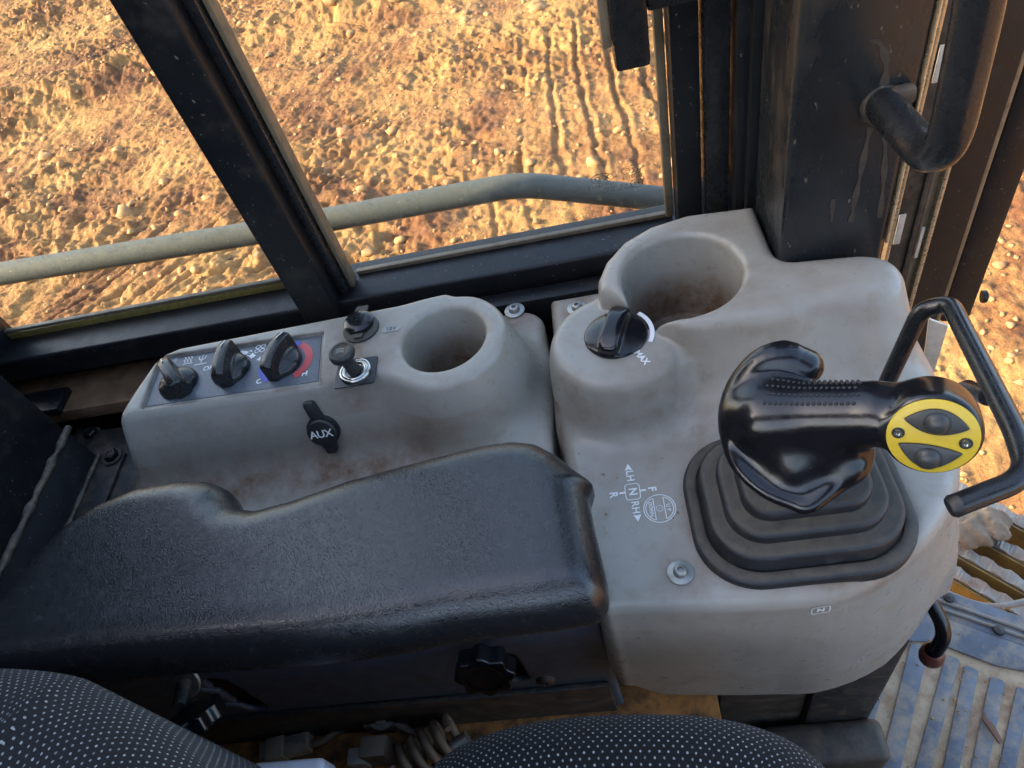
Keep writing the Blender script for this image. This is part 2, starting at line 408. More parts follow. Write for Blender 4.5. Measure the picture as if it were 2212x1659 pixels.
def fabric():
    m = bpy.data.materials.new('dotted_seat_fabric'); m.use_nodes = True; t = m.node_tree; N = t.nodes; L = t.links
    b = N['Principled BSDF']; b.inputs['Roughness'].default_value = .9; b.inputs['Specular IOR Level'].default_value = .2
    b.inputs['Sheen Weight'].default_value = .08
    uv = N.new('ShaderNodeUVMap'); uv.uv_map = 'weave'; s = N.new('ShaderNodeSeparateXYZ'); 
    nz = N.new('ShaderNodeTexNoise'); nz.inputs['Scale'].default_value = 1.1; nz.inputs['Detail'].default_value = 3
    va = N.new('ShaderNodeVectorMath'); va.operation = 'MULTIPLY_ADD'; va.inputs[1].default_value = (.10,)*3
    L.new(uv.outputs[0], nz.inputs['Vector']); L.new(nz.outputs['Color'], va.inputs[0]); L.new(uv.outputs[0], va.inputs[2]); L.new(va.outputs[0], s.inputs[0])
    def M2(op, a, c=None, c2=None):
        x = N.new('ShaderNodeMath'); x.operation = op
        for i, q in enumerate((a, c, c2)):
            if q is None: continue
            if isinstance(q, (int, float)): x.inputs[i].default_value = q
            else: L.new(q, x.inputs[i])
        return x.outputs[0]
    v = s.outputs[1]; row = M2('FLOOR', v); off = M2('MULTIPLY', M2('MODULO', row, 2.0), .5)
    u = M2('ADD', s.outputs[0], off)
    du = M2('ABSOLUTE', M2('SUBTRACT', M2('FRACT', u), .5)); dv = M2('ABSOLUTE', M2('SUBTRACT', M2('FRACT', v), .5))
    d = M2('ADD', M2('POWER', M2('DIVIDE', du, .125), 2.0), M2('POWER', M2('DIVIDE', dv, .22), 2.0))
    w = N.new('ShaderNodeMapRange'); w.inputs[1].default_value = 1.25; w.inputs[2].default_value = .6; L.new(d, w.inputs[0])
    fuzz = N.new('ShaderNodeTexNoise'); fuzz.inputs['Scale'].default_value = 9; fuzz.inputs['Detail'].default_value = 4; L.new(uv.outputs[0], fuzz.inputs['Vector'])
    fr = N.new('ShaderNodeMapRange'); fr.inputs[1].default_value = .35; fr.inputs[2].default_value = .6; fr.inputs[3].default_value = .35; L.new(fuzz.outputs['Fac'], fr.inputs[0])
    wn_ = N.new('ShaderNodeTexWhiteNoise'); wn_.noise_dimensions = '2D'; cb_ = N.new('ShaderNodeCombineXYZ'); L.new(M2('FLOOR', u), cb_.inputs[0]); L.new(row, cb_.inputs[1]); L.new(cb_.outputs[0], wn_.inputs[0])
    f = M2('MULTIPLY', M2('MULTIPLY', w.outputs[0], fr.outputs[0]), M2('ADD', M2('MULTIPLY', wn_.outputs[0], .55), .45))
    mx = N.new('ShaderNodeMix'); mx.data_type = 'RGBA'; L.new(f, mx.inputs[0]); mx.inputs[6].default_value = (.008, .008, .010, 1); mx.inputs[7].default_value = (.60, .61, .60, 1)
    L.new(mx.outputs[2], b.inputs['Base Color'])
    h = M2('ADD', f, M2('MULTIPLY', fuzz.outputs['Fac'], .8))
    bp = N.new('ShaderNodeBump'); bp.inputs['Strength'].default_value = .7; bp.inputs['Distance'].default_value = .0012; L.new(h, bp.inputs['Height']); L.new(bp.outputs[0], b.inputs['Normal'])
    return m
M['fabric'] = fabric()

def glass():
    m = bpy.data.materials.new('dusty_window_glass'); m.use_nodes = True; t = m.node_tree; N = t.nodes; L = t.links
    for n in list(N):
        if n.type != 'OUTPUT_MATERIAL': N.remove(n)
    out = [n for n in N if n.type == 'OUTPUT_MATERIAL'][0]
    tr = N.new('ShaderNodeBsdfTransparent'); tr.inputs[0].default_value = (.95, .965, .95, 1)
    gl = N.new('ShaderNodeBsdfGlossy'); gl.inputs['Roughness'].default_value = .01; lw = N.new('ShaderNodeLayerWeight'); pw = N.new('ShaderNodeMath'); pw.operation = 'POWER'; pw.inputs[1].default_value = 5; L.new(lw.outputs['Facing'], pw.inputs[0]); fr = N.new('ShaderNodeMath'); fr.operation = 'MULTIPLY_ADD'; fr.inputs[1].default_value = .95; fr.inputs[2].default_value = .035; L.new(pw.outputs[0], fr.inputs[0])
    mx = N.new('ShaderNodeMixShader'); L.new(fr.outputs[0], mx.inputs[0]); L.new(tr.outputs[0], mx.inputs[1]); L.new(gl.outputs[0], mx.inputs[2])
    df = N.new('ShaderNodeBsdfDiffuse'); df.inputs[0].default_value = (.45, .38, .28, 1)
    g = N.new('ShaderNodeNewGeometry'); nz = N.new('ShaderNodeTexNoise'); nz.inputs['Scale'].default_value = 60; nz.inputs['Detail'].default_value = 8; nz.inputs['Roughness'].default_value = .75
    L.new(g.outputs['Position'], nz.inputs['Vector']); r = N.new('ShaderNodeMapRange'); r.inputs[1].default_value = .52; r.inputs[2].default_value = .85; r.inputs[3].default_value = .025; r.inputs[4].default_value = .65
    L.new(nz.outputs['Fac'], r.inputs[0]); m2 = N.new('ShaderNodeMixShader'); L.new(r.outputs[0], m2.inputs[0]); L.new(mx.outputs[0], m2.inputs[1]); L.new(df.outputs[0], m2.inputs[2])
    L.new(m2.outputs[0], out.inputs[0]); return m
M['glass'] = glass()

def soil():
    m = bpy.data.materials.new('dry_orange_soil'); m.use_nodes = True; t = m.node_tree; N = t.nodes; L = t.links
    b = N['Principled BSDF']; b.inputs['Roughness'].default_value = .8; b.inputs['Specular IOR Level'].default_value = .25
    g = N.new('ShaderNodeNewGeometry')
    def noise(s, d, r=.6):
        n = N.new('ShaderNodeTexNoise'); n.inputs['Scale'].default_value = s; n.inputs['Detail'].default_value = d; n.inputs['Roughness'].default_value = r
        L.new(g.outputs['Position'], n.inputs['Vector']); return n.outputs['Fac']
    cr = N.new('ShaderNodeValToRGB'); e = cr.color_ramp.elements
    e[0].position = .38; e[0].color = (.07, .030, .015, 1); e[1].position = .76; e[1].color = (.42, .25, .088, 1)
    for p, c in ((.50, (.16, .068, .026, 1)), (.60, (.29, .150, .052, 1))):
        q = e.new(p); q.color = c
    ad = N.new('ShaderNodeMath'); ad.operation = 'MULTIPLY_ADD'; L.new(noise(14, 8, .75), ad.inputs[0]); ad.inputs[1].default_value = .40
    m2 = N.new('ShaderNodeMath'); m2.operation = 'MULTIPLY'; L.new(noise(1.3, 5), m2.inputs[0]); m2.inputs[1].default_value = .78; L.new(m2.outputs[0], ad.inputs[2])
    L.new(ad.outputs[0], cr.inputs[0]); L.new(cr.outputs[0], b.inputs['Base Color'])
    bp = N.new('ShaderNodeBump'); bp.inputs['Strength'].default_value = .9; bp.inputs['Distance'].default_value = .03; L.new(noise(38, 9, .7), bp.inputs['Height']); L.new(bp.outputs[0], b.inputs['Normal'])
    return m
M['soil'] = soil()
M['clod'] = mat('pale_soil_clod', (.33, .19, .075), .85, dust=(.24, .10, .045), dust_amt=.55, dust_scale=6, cvar=.3, bump=.8, bscale=60)

GZ = -2.1
# ------------------------------------------------------------------ ground outside
def axis(lo, hi, step, far):
    a = np.arange(lo, hi, step); g = []
    s = step; x = hi
    while x < far: g.append(x); s *= 1.18; x += s
    l = []; s = step; x = lo
    while x > -far: s *= 1.18; x -= s; l.append(x)
    return np.array(l[::-1]+list(a)+g)
_a = P(250, 530, z=GZ)-P(150, 650, z=GZ); SDIR = (_a[0]/np.hypot(_a[0], _a[1]), _a[1]/np.hypot(_a[0], _a[1]))
def hgt(x, y):
    x, y = np.broadcast_arrays(x, y)
    wob = .25*fbm(x*.5+3, y*.5, 3)
    h = .10*(fbm(x*.35, y*.35, 3)-.5)
    lump = fbm(x*2.4+5, y*2.4, 3); fine = fbm(x*9, y*9+31, 4); mic = vnoise(x*31+9, y*31)
    rough = np.clip((fbm(x*.7+40, y*.7, 2)-.32)*3, .25, 1)
    berm = np.exp(-((y-8.3-.15*x+wob*2)/.55)**2)+.8*np.exp(-((y-11.2-.2*x)/.8)**2)
    med = fbm(x*4.6+71, y*4.6+7, 3); flatn = np.clip((fbm(x*.9+20, y*1.3+60, 3)-.40)*7, .07, 1)
    h = h+.15*(lump-.5)*rough+.10*(np.abs(med-.5)-.12)*flatn+.10*(fine-.5)*(.35+flatn)*(.6+rough*.5)+.030*(mic-.5)*(.3+flatn)+.016*(vnoise(x*55, y*55+3)-.5)+berm*(.10+.28*np.abs(lump-.45)+.10*fine)
    sd_ = np.clip((-x-.6)/1.2, 0, 1); c_, s_ = SDIR
    a1 = x*c_+y*s_; b1 = -x*s_+y*c_
    h = h+.055*sd_*(fbm(b1*9, a1*2.2, 3)-.5)+.035*(1-sd_)*(fbm(x*9, y*1.6, 3)-.5)
    # shoe prints of the track: narrow ribs across the machine's run
    def prints(x, y, y0, y1, x0, x1, ang, sp, dp):
        c, s = math.cos(ang), math.sin(ang); q = (x-x0)*c+(y-y0)*s+.10*vnoise(x*2, y*2)+.03*vnoise(x*9, y*9)
        fr = np.abs((q/sp) % 1-.5)*sp
        msk = 1/(1+np.exp(-(y-y0)*14))/(1+np.exp((y-y1)*14))/(1+np.exp(-(x-x0)*8))/(1+np.exp((x-x1)*8))
        k = np.clip(fbm(x*1.7+8, y*.8+2, 3)*4-1.3, 0, 1)
        return -dp*np.exp(-(fr/.018)**2)*msk*k+.5*dp*np.exp(-((fr-.04)/.02)**2)*msk*k
    h = h+prints(x, y, 3.0, 6.2, -.9, 2.4, 0, .23, .028)+prints(x, y, 3.0, 5.4, -6, -1.4, -.75, .19, .035)+prints(x, y, 7.2, 8.6, -2, 2, .1, .24, .035)
    return GZ+h
gx = axis(-8.6, 2.6, .0125, 90); gy = axis(1.6, 12.2, .0165, 90)
XX, YY = np.meshgrid(gx, gy, indexing='ij')
ZZ = hgt(XX, YY); fade = np.exp(-np.maximum(0, np.maximum(np.abs(XX)-20, np.abs(YY)-20))/10); ZZ = GZ+(ZZ-GZ)*fade
nx_, ny_ = XX.shape
ii = (np.arange(nx_-1)[:, None]*ny_+np.arange(ny_-1)[None, :]).ravel()
GQ = np.stack([ii, ii+ny_, ii+ny_+1, ii+1], 1)
tag(mesh_obj('ground', np.stack([XX, YY, ZZ], -1).reshape(-1, 3), GQ, M['soil']), kind='structure')
# clods and stones
ico = bmesh.new(); bmesh.ops.create_icosphere(ico, subdivisions=2, radius=1); ico.verts.index_update()
IV = np.array([tuple(v.co) for v in ico.verts]); IF = np.array([[v.index for v in f.verts] for f in ico.faces]); ico.free()
rs = np.random.RandomState(3); CVs = []; CFs = []
for i in range(3600):
    if i < 3200:
        y = 1.7+rs.rand()**1.3*10.5; x = -.95*y-.3+rs.rand()*(1.45*y+.6)
    else:
        y = 1.2+rs.rand()*2; x = 1+rs.rand()*1.8
    r = min(.06, .0068*math.exp(abs(rs.randn())*.72))*(1+.06*y)
    sc = r*np.array([1, .6+.5*rs.rand(), .5+.35*rs.rand()]); a = rs.rand()*6.28
    v = IV*(1+.17*rs.randn(len(IV), 1))*sc; c, s = math.cos(a), math.sin(a)
    v = v@np.array([[c, s, 0], [-s, c, 0], [0, 0, 1]])
    z = float(hgt(np.array([x]), np.array([y]))[0]); CFs.append(IF+len(CVs)*len(IV)); CVs.append(v+np.array([x, y, z+r*.12]))
tag(mesh_obj('soil_clods', np.concatenate(CVs), np.concatenate(CFs), M['clod'], smooth=False), 'pale orange clods and stones scattered over the soil outside', 'clods', kind='stuff')

# ------------------------------------------------------------------ unseen machine body, walls and half roof, added to block light
light_block = thing('unseen_light_blockers', 'yellow rear body, walls and console out of view, added to block light', 'light blocker', (-1.6, .2, -.9))
box('light_block', -2.3, -1.02, -1.0, .45, -.9, .2, M['paint'], light_block, .03)
box('sun_blocking_wall', -1.0, -.97, -.70, .70, -.62, .98, M['steel_black'], light_block, .004)  # unseen full-height wall, put here to keep sun off the cab
box('bounce_blocking_wall', -.96, .70, -.74, -.70, -.64, .30, M['steel_black'], light_block, .01)  # unseen right wall, added to cut warm bounce and side light
box('bounce_blocking_console', -.50, .30, -.69, -.42, -.60, -.02, M['steel_black'], light_block, .03)  # unseen, added with the wall to cut warm bounce
roof = thing('sky_blocking_roof', 'black half roof out of view, shaped to cut sky light from the right', 'roof', (0, 0, 1.0))
box('sky_blocking_half_roof', -1.0, .95, -.75, -.28, 1.0, 1.05, M['steel_black'], roof, .01)  # covers only the right, so sky fill stays on the left
tag(prism('cab_floor', [(-.96, -.7, -.64), (.9, -.7, -.64), (.9, .14, -.64), (.41, .455, -.64), (.30, .62, -.64), (-.96, .62, -.64)], (0, 0, -.03), M['steel_dust'], None, 0, org=(0, 0, -.64)), kind='structure')

# ------------------------------------------------------------------ outside handrail
g = thing('handrail', 'dusty grey tubular handrail running outside below both windows', 'handrail', (-.4, .85, 0))
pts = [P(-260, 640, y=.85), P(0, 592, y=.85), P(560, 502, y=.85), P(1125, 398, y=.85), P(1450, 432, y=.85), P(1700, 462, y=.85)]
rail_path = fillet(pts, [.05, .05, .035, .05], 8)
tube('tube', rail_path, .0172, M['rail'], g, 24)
for u in (-200, 1640):
    q = P(u, 625 if u < 0 else 455, y=.85)
    tube('bracket', [q, q+np.array([0, -.1, -.04]), q+np.array([0, -.14, -.2])], .012, M['bar'], g, 12)

# ------------------------------------------------------------------ side wall: sill, pillar, jamb
WY = .66
g = thing('window_sill', 'black painted steel sill under both side windows', 'sill', (-.35, .64, 0))
box('sill_rail', -1.0, .162, .630, .700, -.012, .024, M['steel_black'], g, .004, 3)
box('lower_step', -.50, .162, .604, .627, -.055, -.002, M['steel_black'], g, .004)
box('inner_wall', -1.0, .162, .662, .690, -.64, -.008, M['steel_black'], g, .002)
g = thing('side_pillar', 'black slanting pillar between the two side windows', 'pillar', (-.335, .64, 0))
box('post', -.357, -.312, .618, .665, -.004, 1.0, M['steel_black'], g, .004, 3)
box('edge_strip', -.311, -.300, .640, .668, .025, 1.0, M['bar'], g, .003)
g = thing('front_jamb', 'black channelled jamb right of the front side window', 'window jamb', (.12, .64, 0))
box('inner_strip', .088, .114, .640, .672, .025, 1.0, M['steel_black'], g, .003)
box('channel', .116, .139, .628, .665, .0, 1.0, M['bar'], g, .003)
box('outer_strip', .141, .1545, .610, .660, -.03, 1.0, M['steel_black'], g, .003)
box('back_plate', .150, .170, .600, .612, -.05, 1.0, M['steel_black'], g, .002)

# ------------------------------------------------------------------ windows
def marks(g, cx, cz, k, y=.6853):
    """etched marks, mirrored because they are read from outside"""
    xd, yd = (-1, 0, 0), (-.10, 0, 1); yy = y
    def O(a, b): return (cx-a*k, yy, cz+b*k)
    ribbon('etched_ring', circ(.0105*k, n=28, ry=.0058*k), .0007*k, O(-.011, .012), xd, yd, M['ink'], g, True)
    for q in (-1, 0, 1):
        ribbon('etched_arc', circ(.0032*k, 70, 290, 8, cx=q*.0042*k), .0009*k, O(-.011, .012), xd, yd, M['ink'], g)
    ribbon('etched_ring', circ(.0125*k, n=28, ry=.0062*k), .0007*k, O(.021, .009), xd, yd, M['ink'], g, True)
    ribbon('etched_ring', circ(.0026*k, n=14), .0009*k, O(.0262, .009), xd, yd, M['ink'], g, True)
    for a, b in (((-.001, .004), (-.009, -.003)), ((-.001, -.004), (-.009, .004)), ((.002, -.003), (.006, -.0045))):
        ribbon('etched_line', [(a[0]*k, a[1]*k), (b[0]*k, b[1]*k)], .0009*k, O(.021, .009), xd, yd, M['ink'], g)
    text('etched_text', 'E000122', .0055*k, O(-.012, .0035), xd, yd, M['ink'], g, 1.15)
    text('etched_text', 'TEMPSAFETY', .0052*k, O(.023, -.0005), xd, yd, M['ink'], g)
    ribbon('etched_ring', circ(.0068*k, n=24, ry=.0052*k), .0007*k, O(-.016, -.0055), xd, yd, M['ink'], g, True)
    text('etched_text', 'E4', .0068*k, O(-.016, -.0055), xd, yd, M['ink'], g)
    text('etched_text', '43R 000291', .0048*k, O(.008, -.005), xd, yd, M['ink'], g, 1.2)
    text('etched_text', 'DOT721 AS-2 M250', .0048*k, O(.010, -.0095), xd, yd, M['ink'], g, 1.05)
    for q in range(4): flat('etched_dot', circ(.0006*k, n=8), O(.008+q*.0025, -.0135), xd, yd, M['ink'], g)
g = thing('rear_side_window', 'left side window pane seen above the climate console', 'window', (-.6, .68, .03))
box('pane', -.775, -.358, .680, .684, .024, 1.0, M['glass'], g, 0)
box('seal', -.775, -.358, .673, .679, .0245, .0335, M['yellow_edge'], g, .001)
box('seal', -.775, -.358, .673, .679, .0350, .0395, M['seal'], g, .001)
box('side_frame', -.80, -.776, .632, .69, .0, 1.0, M['steel_black'], g, .004)
marks(g, -.762, .108, .95)
g = thing('front_side_window', 'wide side window pane right of the slanting pillar', 'window', (-.1, .68, .03))
box('pane', -.299, .0865, .680, .684, .0245, 1.0, M['glass'], g, 0)
box('reveal', -.2985, -.2935, .650, .669, .026, 1.0, M['seal'], g, .001)  # tan here holds the reflection of sunlit ground, with dust
box('seal', -.293, .0865, .673, .6795, .0245, .030, M['seal'], g, .001)
box('jamb_seal', .078, .087, .664, .676, .031, 1.0, M['seal'], g, .002)
marks(g, .035, .075, 1.0)
# latch of the sliding pane, top right
g = thing('window_latch', 'black latch block hanging at the top of the front side window', 'latch', (.08, .62, .30))
c0 = P(1375, 120, y=.62)
box('handle', c0[0]-.020, c0[0]+.010, .600, .628, c0[2]-.002, c0[2]+.2, M['black_plastic'], g, .004)
box('mount', c0[0]+.0105, c0[0]+.060, .606, .640, c0[2]+.040, c0[2]+.2, M['black_plastic'], g, .003)
box('trim', c0[0]-.0285, c0[0]-.0205, .606, .622, c0[2]+.018, c0[2]+.2, M['seal'], g, .002)

# ------------------------------------------------------------------ rear left corner: ledge, post foot
g = thing('soil_ledge', 'orange brown soil covered steel ledge behind the climate console', 'ledge', (-.7, .58, -.10))
box('ledge_plate', -1.0, -.49, .590, .661, -.06, -.040, M['brown_ledge'], g, .003)
box('step_plate', -.96, -.50, .30, .589, -.104, -.085, M['steel_dust'], g, .002)
a = P(75, 850, z=-.03); b = P(125, 850, z=-.03)
box('spacer', a[0]-.02, a[0]+.048, a[1]-.035, a[1]+.004, -.042, -.030, M['steel_black'], g, .003)
g = thing('rear_post', 'scratched black steel post with welded foot at the far left', 'post', (-.8, .5, -.04))
w0 = P(142, 930, z=-.035); w1 = P(207, 983, z=-.075)
box('post_plate', w0[0]-.30, w0[0], .02, w0[1], -.035, .97, M['steel_black'], g, .003)
gv = [P(142, 930, z=-.035), P(207, 983, z=-.078)]
yl = .20
V = [(w0[0]-.002, w0[1], -.035), (w1[0], w1[1], -.078), (w1[0], yl, -.078), (w0[0]-.002, yl, -.035), (w0[0]-.002, w0[1], -.09), (w1[0], w1[1], -.09), (w1[0], yl, -.09), (w0[0]-.002, yl, -.09)]
mesh_obj('foot', V, [(0, 3, 2, 1), (0, 1, 5, 4), (1, 2, 6, 5), (2, 3, 7, 6), (3, 0, 4, 7), (4, 5, 6, 7)], M['steel_black'], g, smooth=False)
wp = [(w0[0]+.003, w0[1]+.004-t*.013, -.0345+.0008*math.sin(t*2.1)) for t in range(28)]
tube('weld_bead', wp, [.0045+.0015*math.sin(t*3.7)+.001*math.sin(t*7.9) for t in range(28)], M['weld'], g, 8)
wp = [(w1[0]+.0015, w1[1]+.002-t*.013, -.078) for t in range(24)]
tube('weld_bead', wp, [.003+.0008*math.sin(t*4.1) for t in range(24)], M['weld'], g, 8)
for (pp, zz) in (([(165, 925), (226, 930), (212, 975), (150, 1000)], -.088), ([(205, 984), (270, 976), (205, 1140), (140, 1140)], -.080)):
    prism('foot_plate', [P(u, v, z=zz) for u, v in pp], (0, 0, -.008), M['steel_dust'], g, .001)
for (u, v, zz) in ((200, 940, -.088), (245, 988, -.080)):
    c = P(u, v, z=zz); bt = thing('hex_bolt', 'upper dark hex bolt beside the rear post foot' if u == 200 else 'lower dark hex bolt on the foot plate edge by the console', 'bolt', tuple(c))
    lathe('washer', [(0, 0), (.0125, 0), (.0125, .002), (0, .0021)], c+np.array([0, 0, .0003]), (0, 0, 1), M['rubber'], bt, 24)
    lathe('head', [(0, .002), (.0092, .002), (.0092, .008), (.0078, .0095), (.0050, .0092), (.0045, .0084), (0, .0083)], c, (0, 0, 1), M['steel_black'], bt, 6, autosmooth=20)

# ------------------------------------------------------------------ rear console with climate panel
def gauss(x, y, cx, cy, s): return np.exp(-((x-cx)**2+(y-cy)**2)/(s*s))
ZA = .085; KA = (.55-ZA)/.485                     # the raised block: outline given at .065, carried up the sight lines to ZA
CUPA = (-.166*KA, .5005*KA)
def con_a(X, Y, Z):
    base = ext(rbox2(X, Y, -.514, -.073, .275, .590, .028), Z, -.16, 0, .009)
    k = (ZA-Z)
    fr = (.463*KA+.004*(X+.5)/.35-.40*k-Y)*.93
    side = (-.515*KA-.20*k-X)*.98
    d2 = smax(smax(poly2(X+0*k, Y, [(a*KA, b*KA) for a, b in ((-.60, .20), (-.60, .47), (-.5155, .467), (-.497, .536), (-.487, .549), (-.470, .555), (-.168, .5625), (-.168, .20))])-.20*k, fr, .009), side, .010)
    cyl = np.sqrt((X-CUPA[0])**2+(Y-CUPA[1])**2)-.062*KA-.30*k
    cyl = smax(cyl*.95, Y-.5628*KA-.3*k, .01)
    up = smin(d2, cyl, .018)
    up = smax(up, Z-ZA, .008)
    s = smin(base, up, .024)
    s = smax(s, -.17-Z, .004)
    rr = np.sqrt((X-CUPA[0])**2+(Y-CUPA[1])**2)-(.0435*KA-.09*(ZA-Z))
    s = smax(s, -np.maximum(rr, -.020-Z), .006)
    rec = np.maximum(poly2(X, Y+0*X, REC), ZA-.0045-Z)
    s = smax(s, -rec, .0012)
    return s
REC = [tuple(P(u, v, z=ZA)[:2]) for u, v in ((345, 770), (699, 716), (690, 826), (303, 882))]
def dirt_a(x, y, z):
    n = fbm(x*40, y*40+z*40, 3)
    d = .95*np.clip((.050-z)/.04, 0, 1)*(np.hypot(x-CUPA[0], y-CUPA[1]) < .044)
    d = np.maximum(d, np.exp(-((y-.400)/.020)**2)*(z < .05)*(z > -.01)/(1+np.exp((x+.17)/.02))*(.35+n*.7))
    d = np.maximum(d, .9*gauss(x, y, -.106, .575, .030)*n*1.5)
    d = np.maximum(d, .5*gauss(x, y, -.10, .555, .05)*n*1.6*(z < .01))
    d = np.maximum(d, .8*gauss(x, y, -.262*KA, .50*KA, .042)*n*1.5*(z > .05)+0*z)
    d = np.maximum(d, .9*gauss(x, y, -.515, .385, .05)*(z < .03))
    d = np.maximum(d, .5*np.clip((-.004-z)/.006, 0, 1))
    pz = poly2(x, y, REC); d = np.maximum(d, .5*np.exp(-(pz/.0022)**2)*(z > .05)*n*1.7)
    return d
ca = thing('climate_console', 'grey moulded side console with climate knobs and round cup holder', 'console', (-.3, .45, -.16))
sdf_obj('housing', con_a, (-.57, .26, -.175), (-.06, .60, ZA+.007), .0022, M['plastic'], ca, dirt=dirt_a)
pi = [P(u, v, z=ZA-.0025) for u, v in ((347, 774), (695, 721), (687, 823), (307, 878))]
panel = prism('panel_insert', [P(u, v, z=ZA-.0038) for u, v in ((348, 774), (695, 720), (687, 823), (307, 879))], (0, 0, -.003), M['panel_plastic'], ca, 0, smooth=False)
ZP = ZA-.0035
XD, YD = (1, 0, 0), (0, 1, 0)
def onp(u, v): return P(u, v, z=ZP)
text('off_mark', 'OFF', .0085, onp(453, 795), XD, YD, M['white'], panel, 1, bold=.0002)
for s_, u, v in (('2', 521, 769), ('3', 541, 762), ('4', 559, 776), ('H', 658, 807), ('C', 559, 824)):
    text('digit_mark', s_, .0085, onp(u, v), XD, YD, M['white'], panel, bold=.0003)
text('star_mark', '*', .012, onp(378, 781), XD, YD, M['white'], panel)
for q in range(3):                                   # heat waves and airflow symbols
    ribbon('heat_mark', [(-.004+q*.0036+.0012*math.sin(t*1.6), .0012*t) for t in range(8)], .0011, onp(405, 783), XD, YD, M['white'], panel)
ribbon('heat_mark', [(-.005, -.0015), (.006, -.0015)], .0012, onp(405, 783), XD, YD, M['white'], panel)
for a_ in ([(0, 0), (0, .010)], [(-.004, .009), (-.003, .005), (0, .003)], [(.004, .009), (.003, .005), (0, .003)], [(-.007, -.0022), (.007, -.0022)]):
    ribbon('airflow_mark', a_, .0012, onp(434, 783), XD, YD, M['white'], panel)
for a_, b_ in ((-.0028, .0028), (.0028, .0028), (-.0028, -.0028), (.0028, -.0028)):
    ribbon('fan_mark', circ(.0024, n=14, cx=a_, cy=b_), .0009, onp(562, 753), XD, YD, M['white'], panel, True)
c2 = onp(502, 801)
for a0, a1, w in ((86, 62, .0045), (58, 36, .0055)):
    ribbon('speed_band', circ(.0245, a0, a1, 8), w, c2, XD, YD, M['white'], panel)
c3 = onp(617, 783)
ribbon('warm_band', circ(.0245, 62, -58, 24), .008, c3, XD, YD, M['red'], panel)
ribbon('cold_band', circ(.0245, 180, 235, 14), .008, c3, XD, YD, M['blue'], panel)
ribbon('cold_band', circ(.0245, 78, 64, 6), .008, c3, XD, YD, M['blue'], panel)
# rotary knobs
def knob_f(X, Y, Z):
    r = np.sqrt(X*X+Y*Y)
    d = smax(np.sqrt(X*X+Y*Y+(Z+.016)**2)-.0275, r-.0180, .003)     # dome
    d = smax(d, -Z, .001)
    bar = ext(rbox2(X, Y+.001, -.0068, .0068, -.0195, .0235, .004), Z, -.002, .0225, .0028)
    bar = smax(bar, (Z-.0235+.30*np.abs(X)+10*Y*Y)*.9, .002)
    bar = smax(bar, (np.abs(X)-.0050-.10*(.023-Z))*.98, .001)
    return smax(smin(d, bar, .0022), -Z, .0008)
kV, kQ = nets(knob_f, (-.024, -.026, -.003), (.024, .028, .026), .0008)
kme = None; KS = 1.12
for (u, v, ta, tb, lb) in ((388, 830, (357, 768), (400, 842), 'airflow'), (500, 801, (505, 748), (485, 826), 'fan'), (611, 786, (632, 728), (590, 808), 'heat')):
    c = P(u, v, z=ZA-.0038); A_ = P(*ta, z=ZA+.015)-P(*tb, z=ZA+.015)
    th = math.atan2(A_[1], A_[0])-math.pi/2
    if kme is None:
        o = mesh_obj('knob', kV*KS+c, kQ, M['black_plastic'], ca, org=c); kme = o.data
    else:
        o = bpy.data.objects.new('knob', kme); COL.objects.link(o); o.parent = ca; o.location = c-ORG[ca.name]; ORG[o.name] = c
    o.rotation_euler.z = th
    ln = mesh_obj('pointer_line', np.array([(-.0006, .010, .0232), (.0006, .010, .0232), (.0006, .0205, .0193), (-.0006, .0205, .0193)])*KS+c, [(0, 1, 2, 3)], M['white'], o, smooth=False, org=c)
    ln.location = (0, 0, 0)
# 12 V socket cap
c = P(781, 712, z=ZA); n = unit((.0, -.10, 1))
sk = lathe('power_socket', [(0, .0), (.0185, 0), (.0185, .002), (.0165, .0032), (0, .0034)], c, (0, 0, 1), M['rubber'], ca, 36)
lathe('socket_cap', [(0, .0034), (.0145, .0034), (.0152, .006), (.0150, .0085), (.013, .0105), (.008, .0112), (0, .0112)], c+np.array([-.001, .004, 0]), (0, 0, 1), M['gloss_black'], sk, 36)
prism('cap_tab', [c+np.array(q) for q in ((-.007, .018, .006), (.007, .018, .006), (.006, .028, .004), (-.006, .028, .004))], (0, 0, .0025), M['rubber'], sk, .0008)
prism('cap_tab', [c+np.array(q) for q in ((-.006, -.011, .004), (.006, -.011, .004), (.004, -.017, .004), (-.004, -.017, .004))], (0, 0, .0025), M['rubber'], sk, .0008)
text('raised_mark', '12V', .0095, c+np.array([-.001, .005, .0116]), (1, .1, 0), (-.1, 1, 0), M['steel_black'], sk, bold=.0002)
o = flat('badge', [(a_*1.0, b_) for a_, b_ in rrect(.020, .008, .0039)], P(845, 711, z=ZA)+np.array([0, 0, .0006]), XD, YD, M['zinc'], ca)
text('badge_text', '12V', .0068, P(845, 711, z=ZA)+np.array([0, 0, .0010]), XD, YD, M['ink'], o)
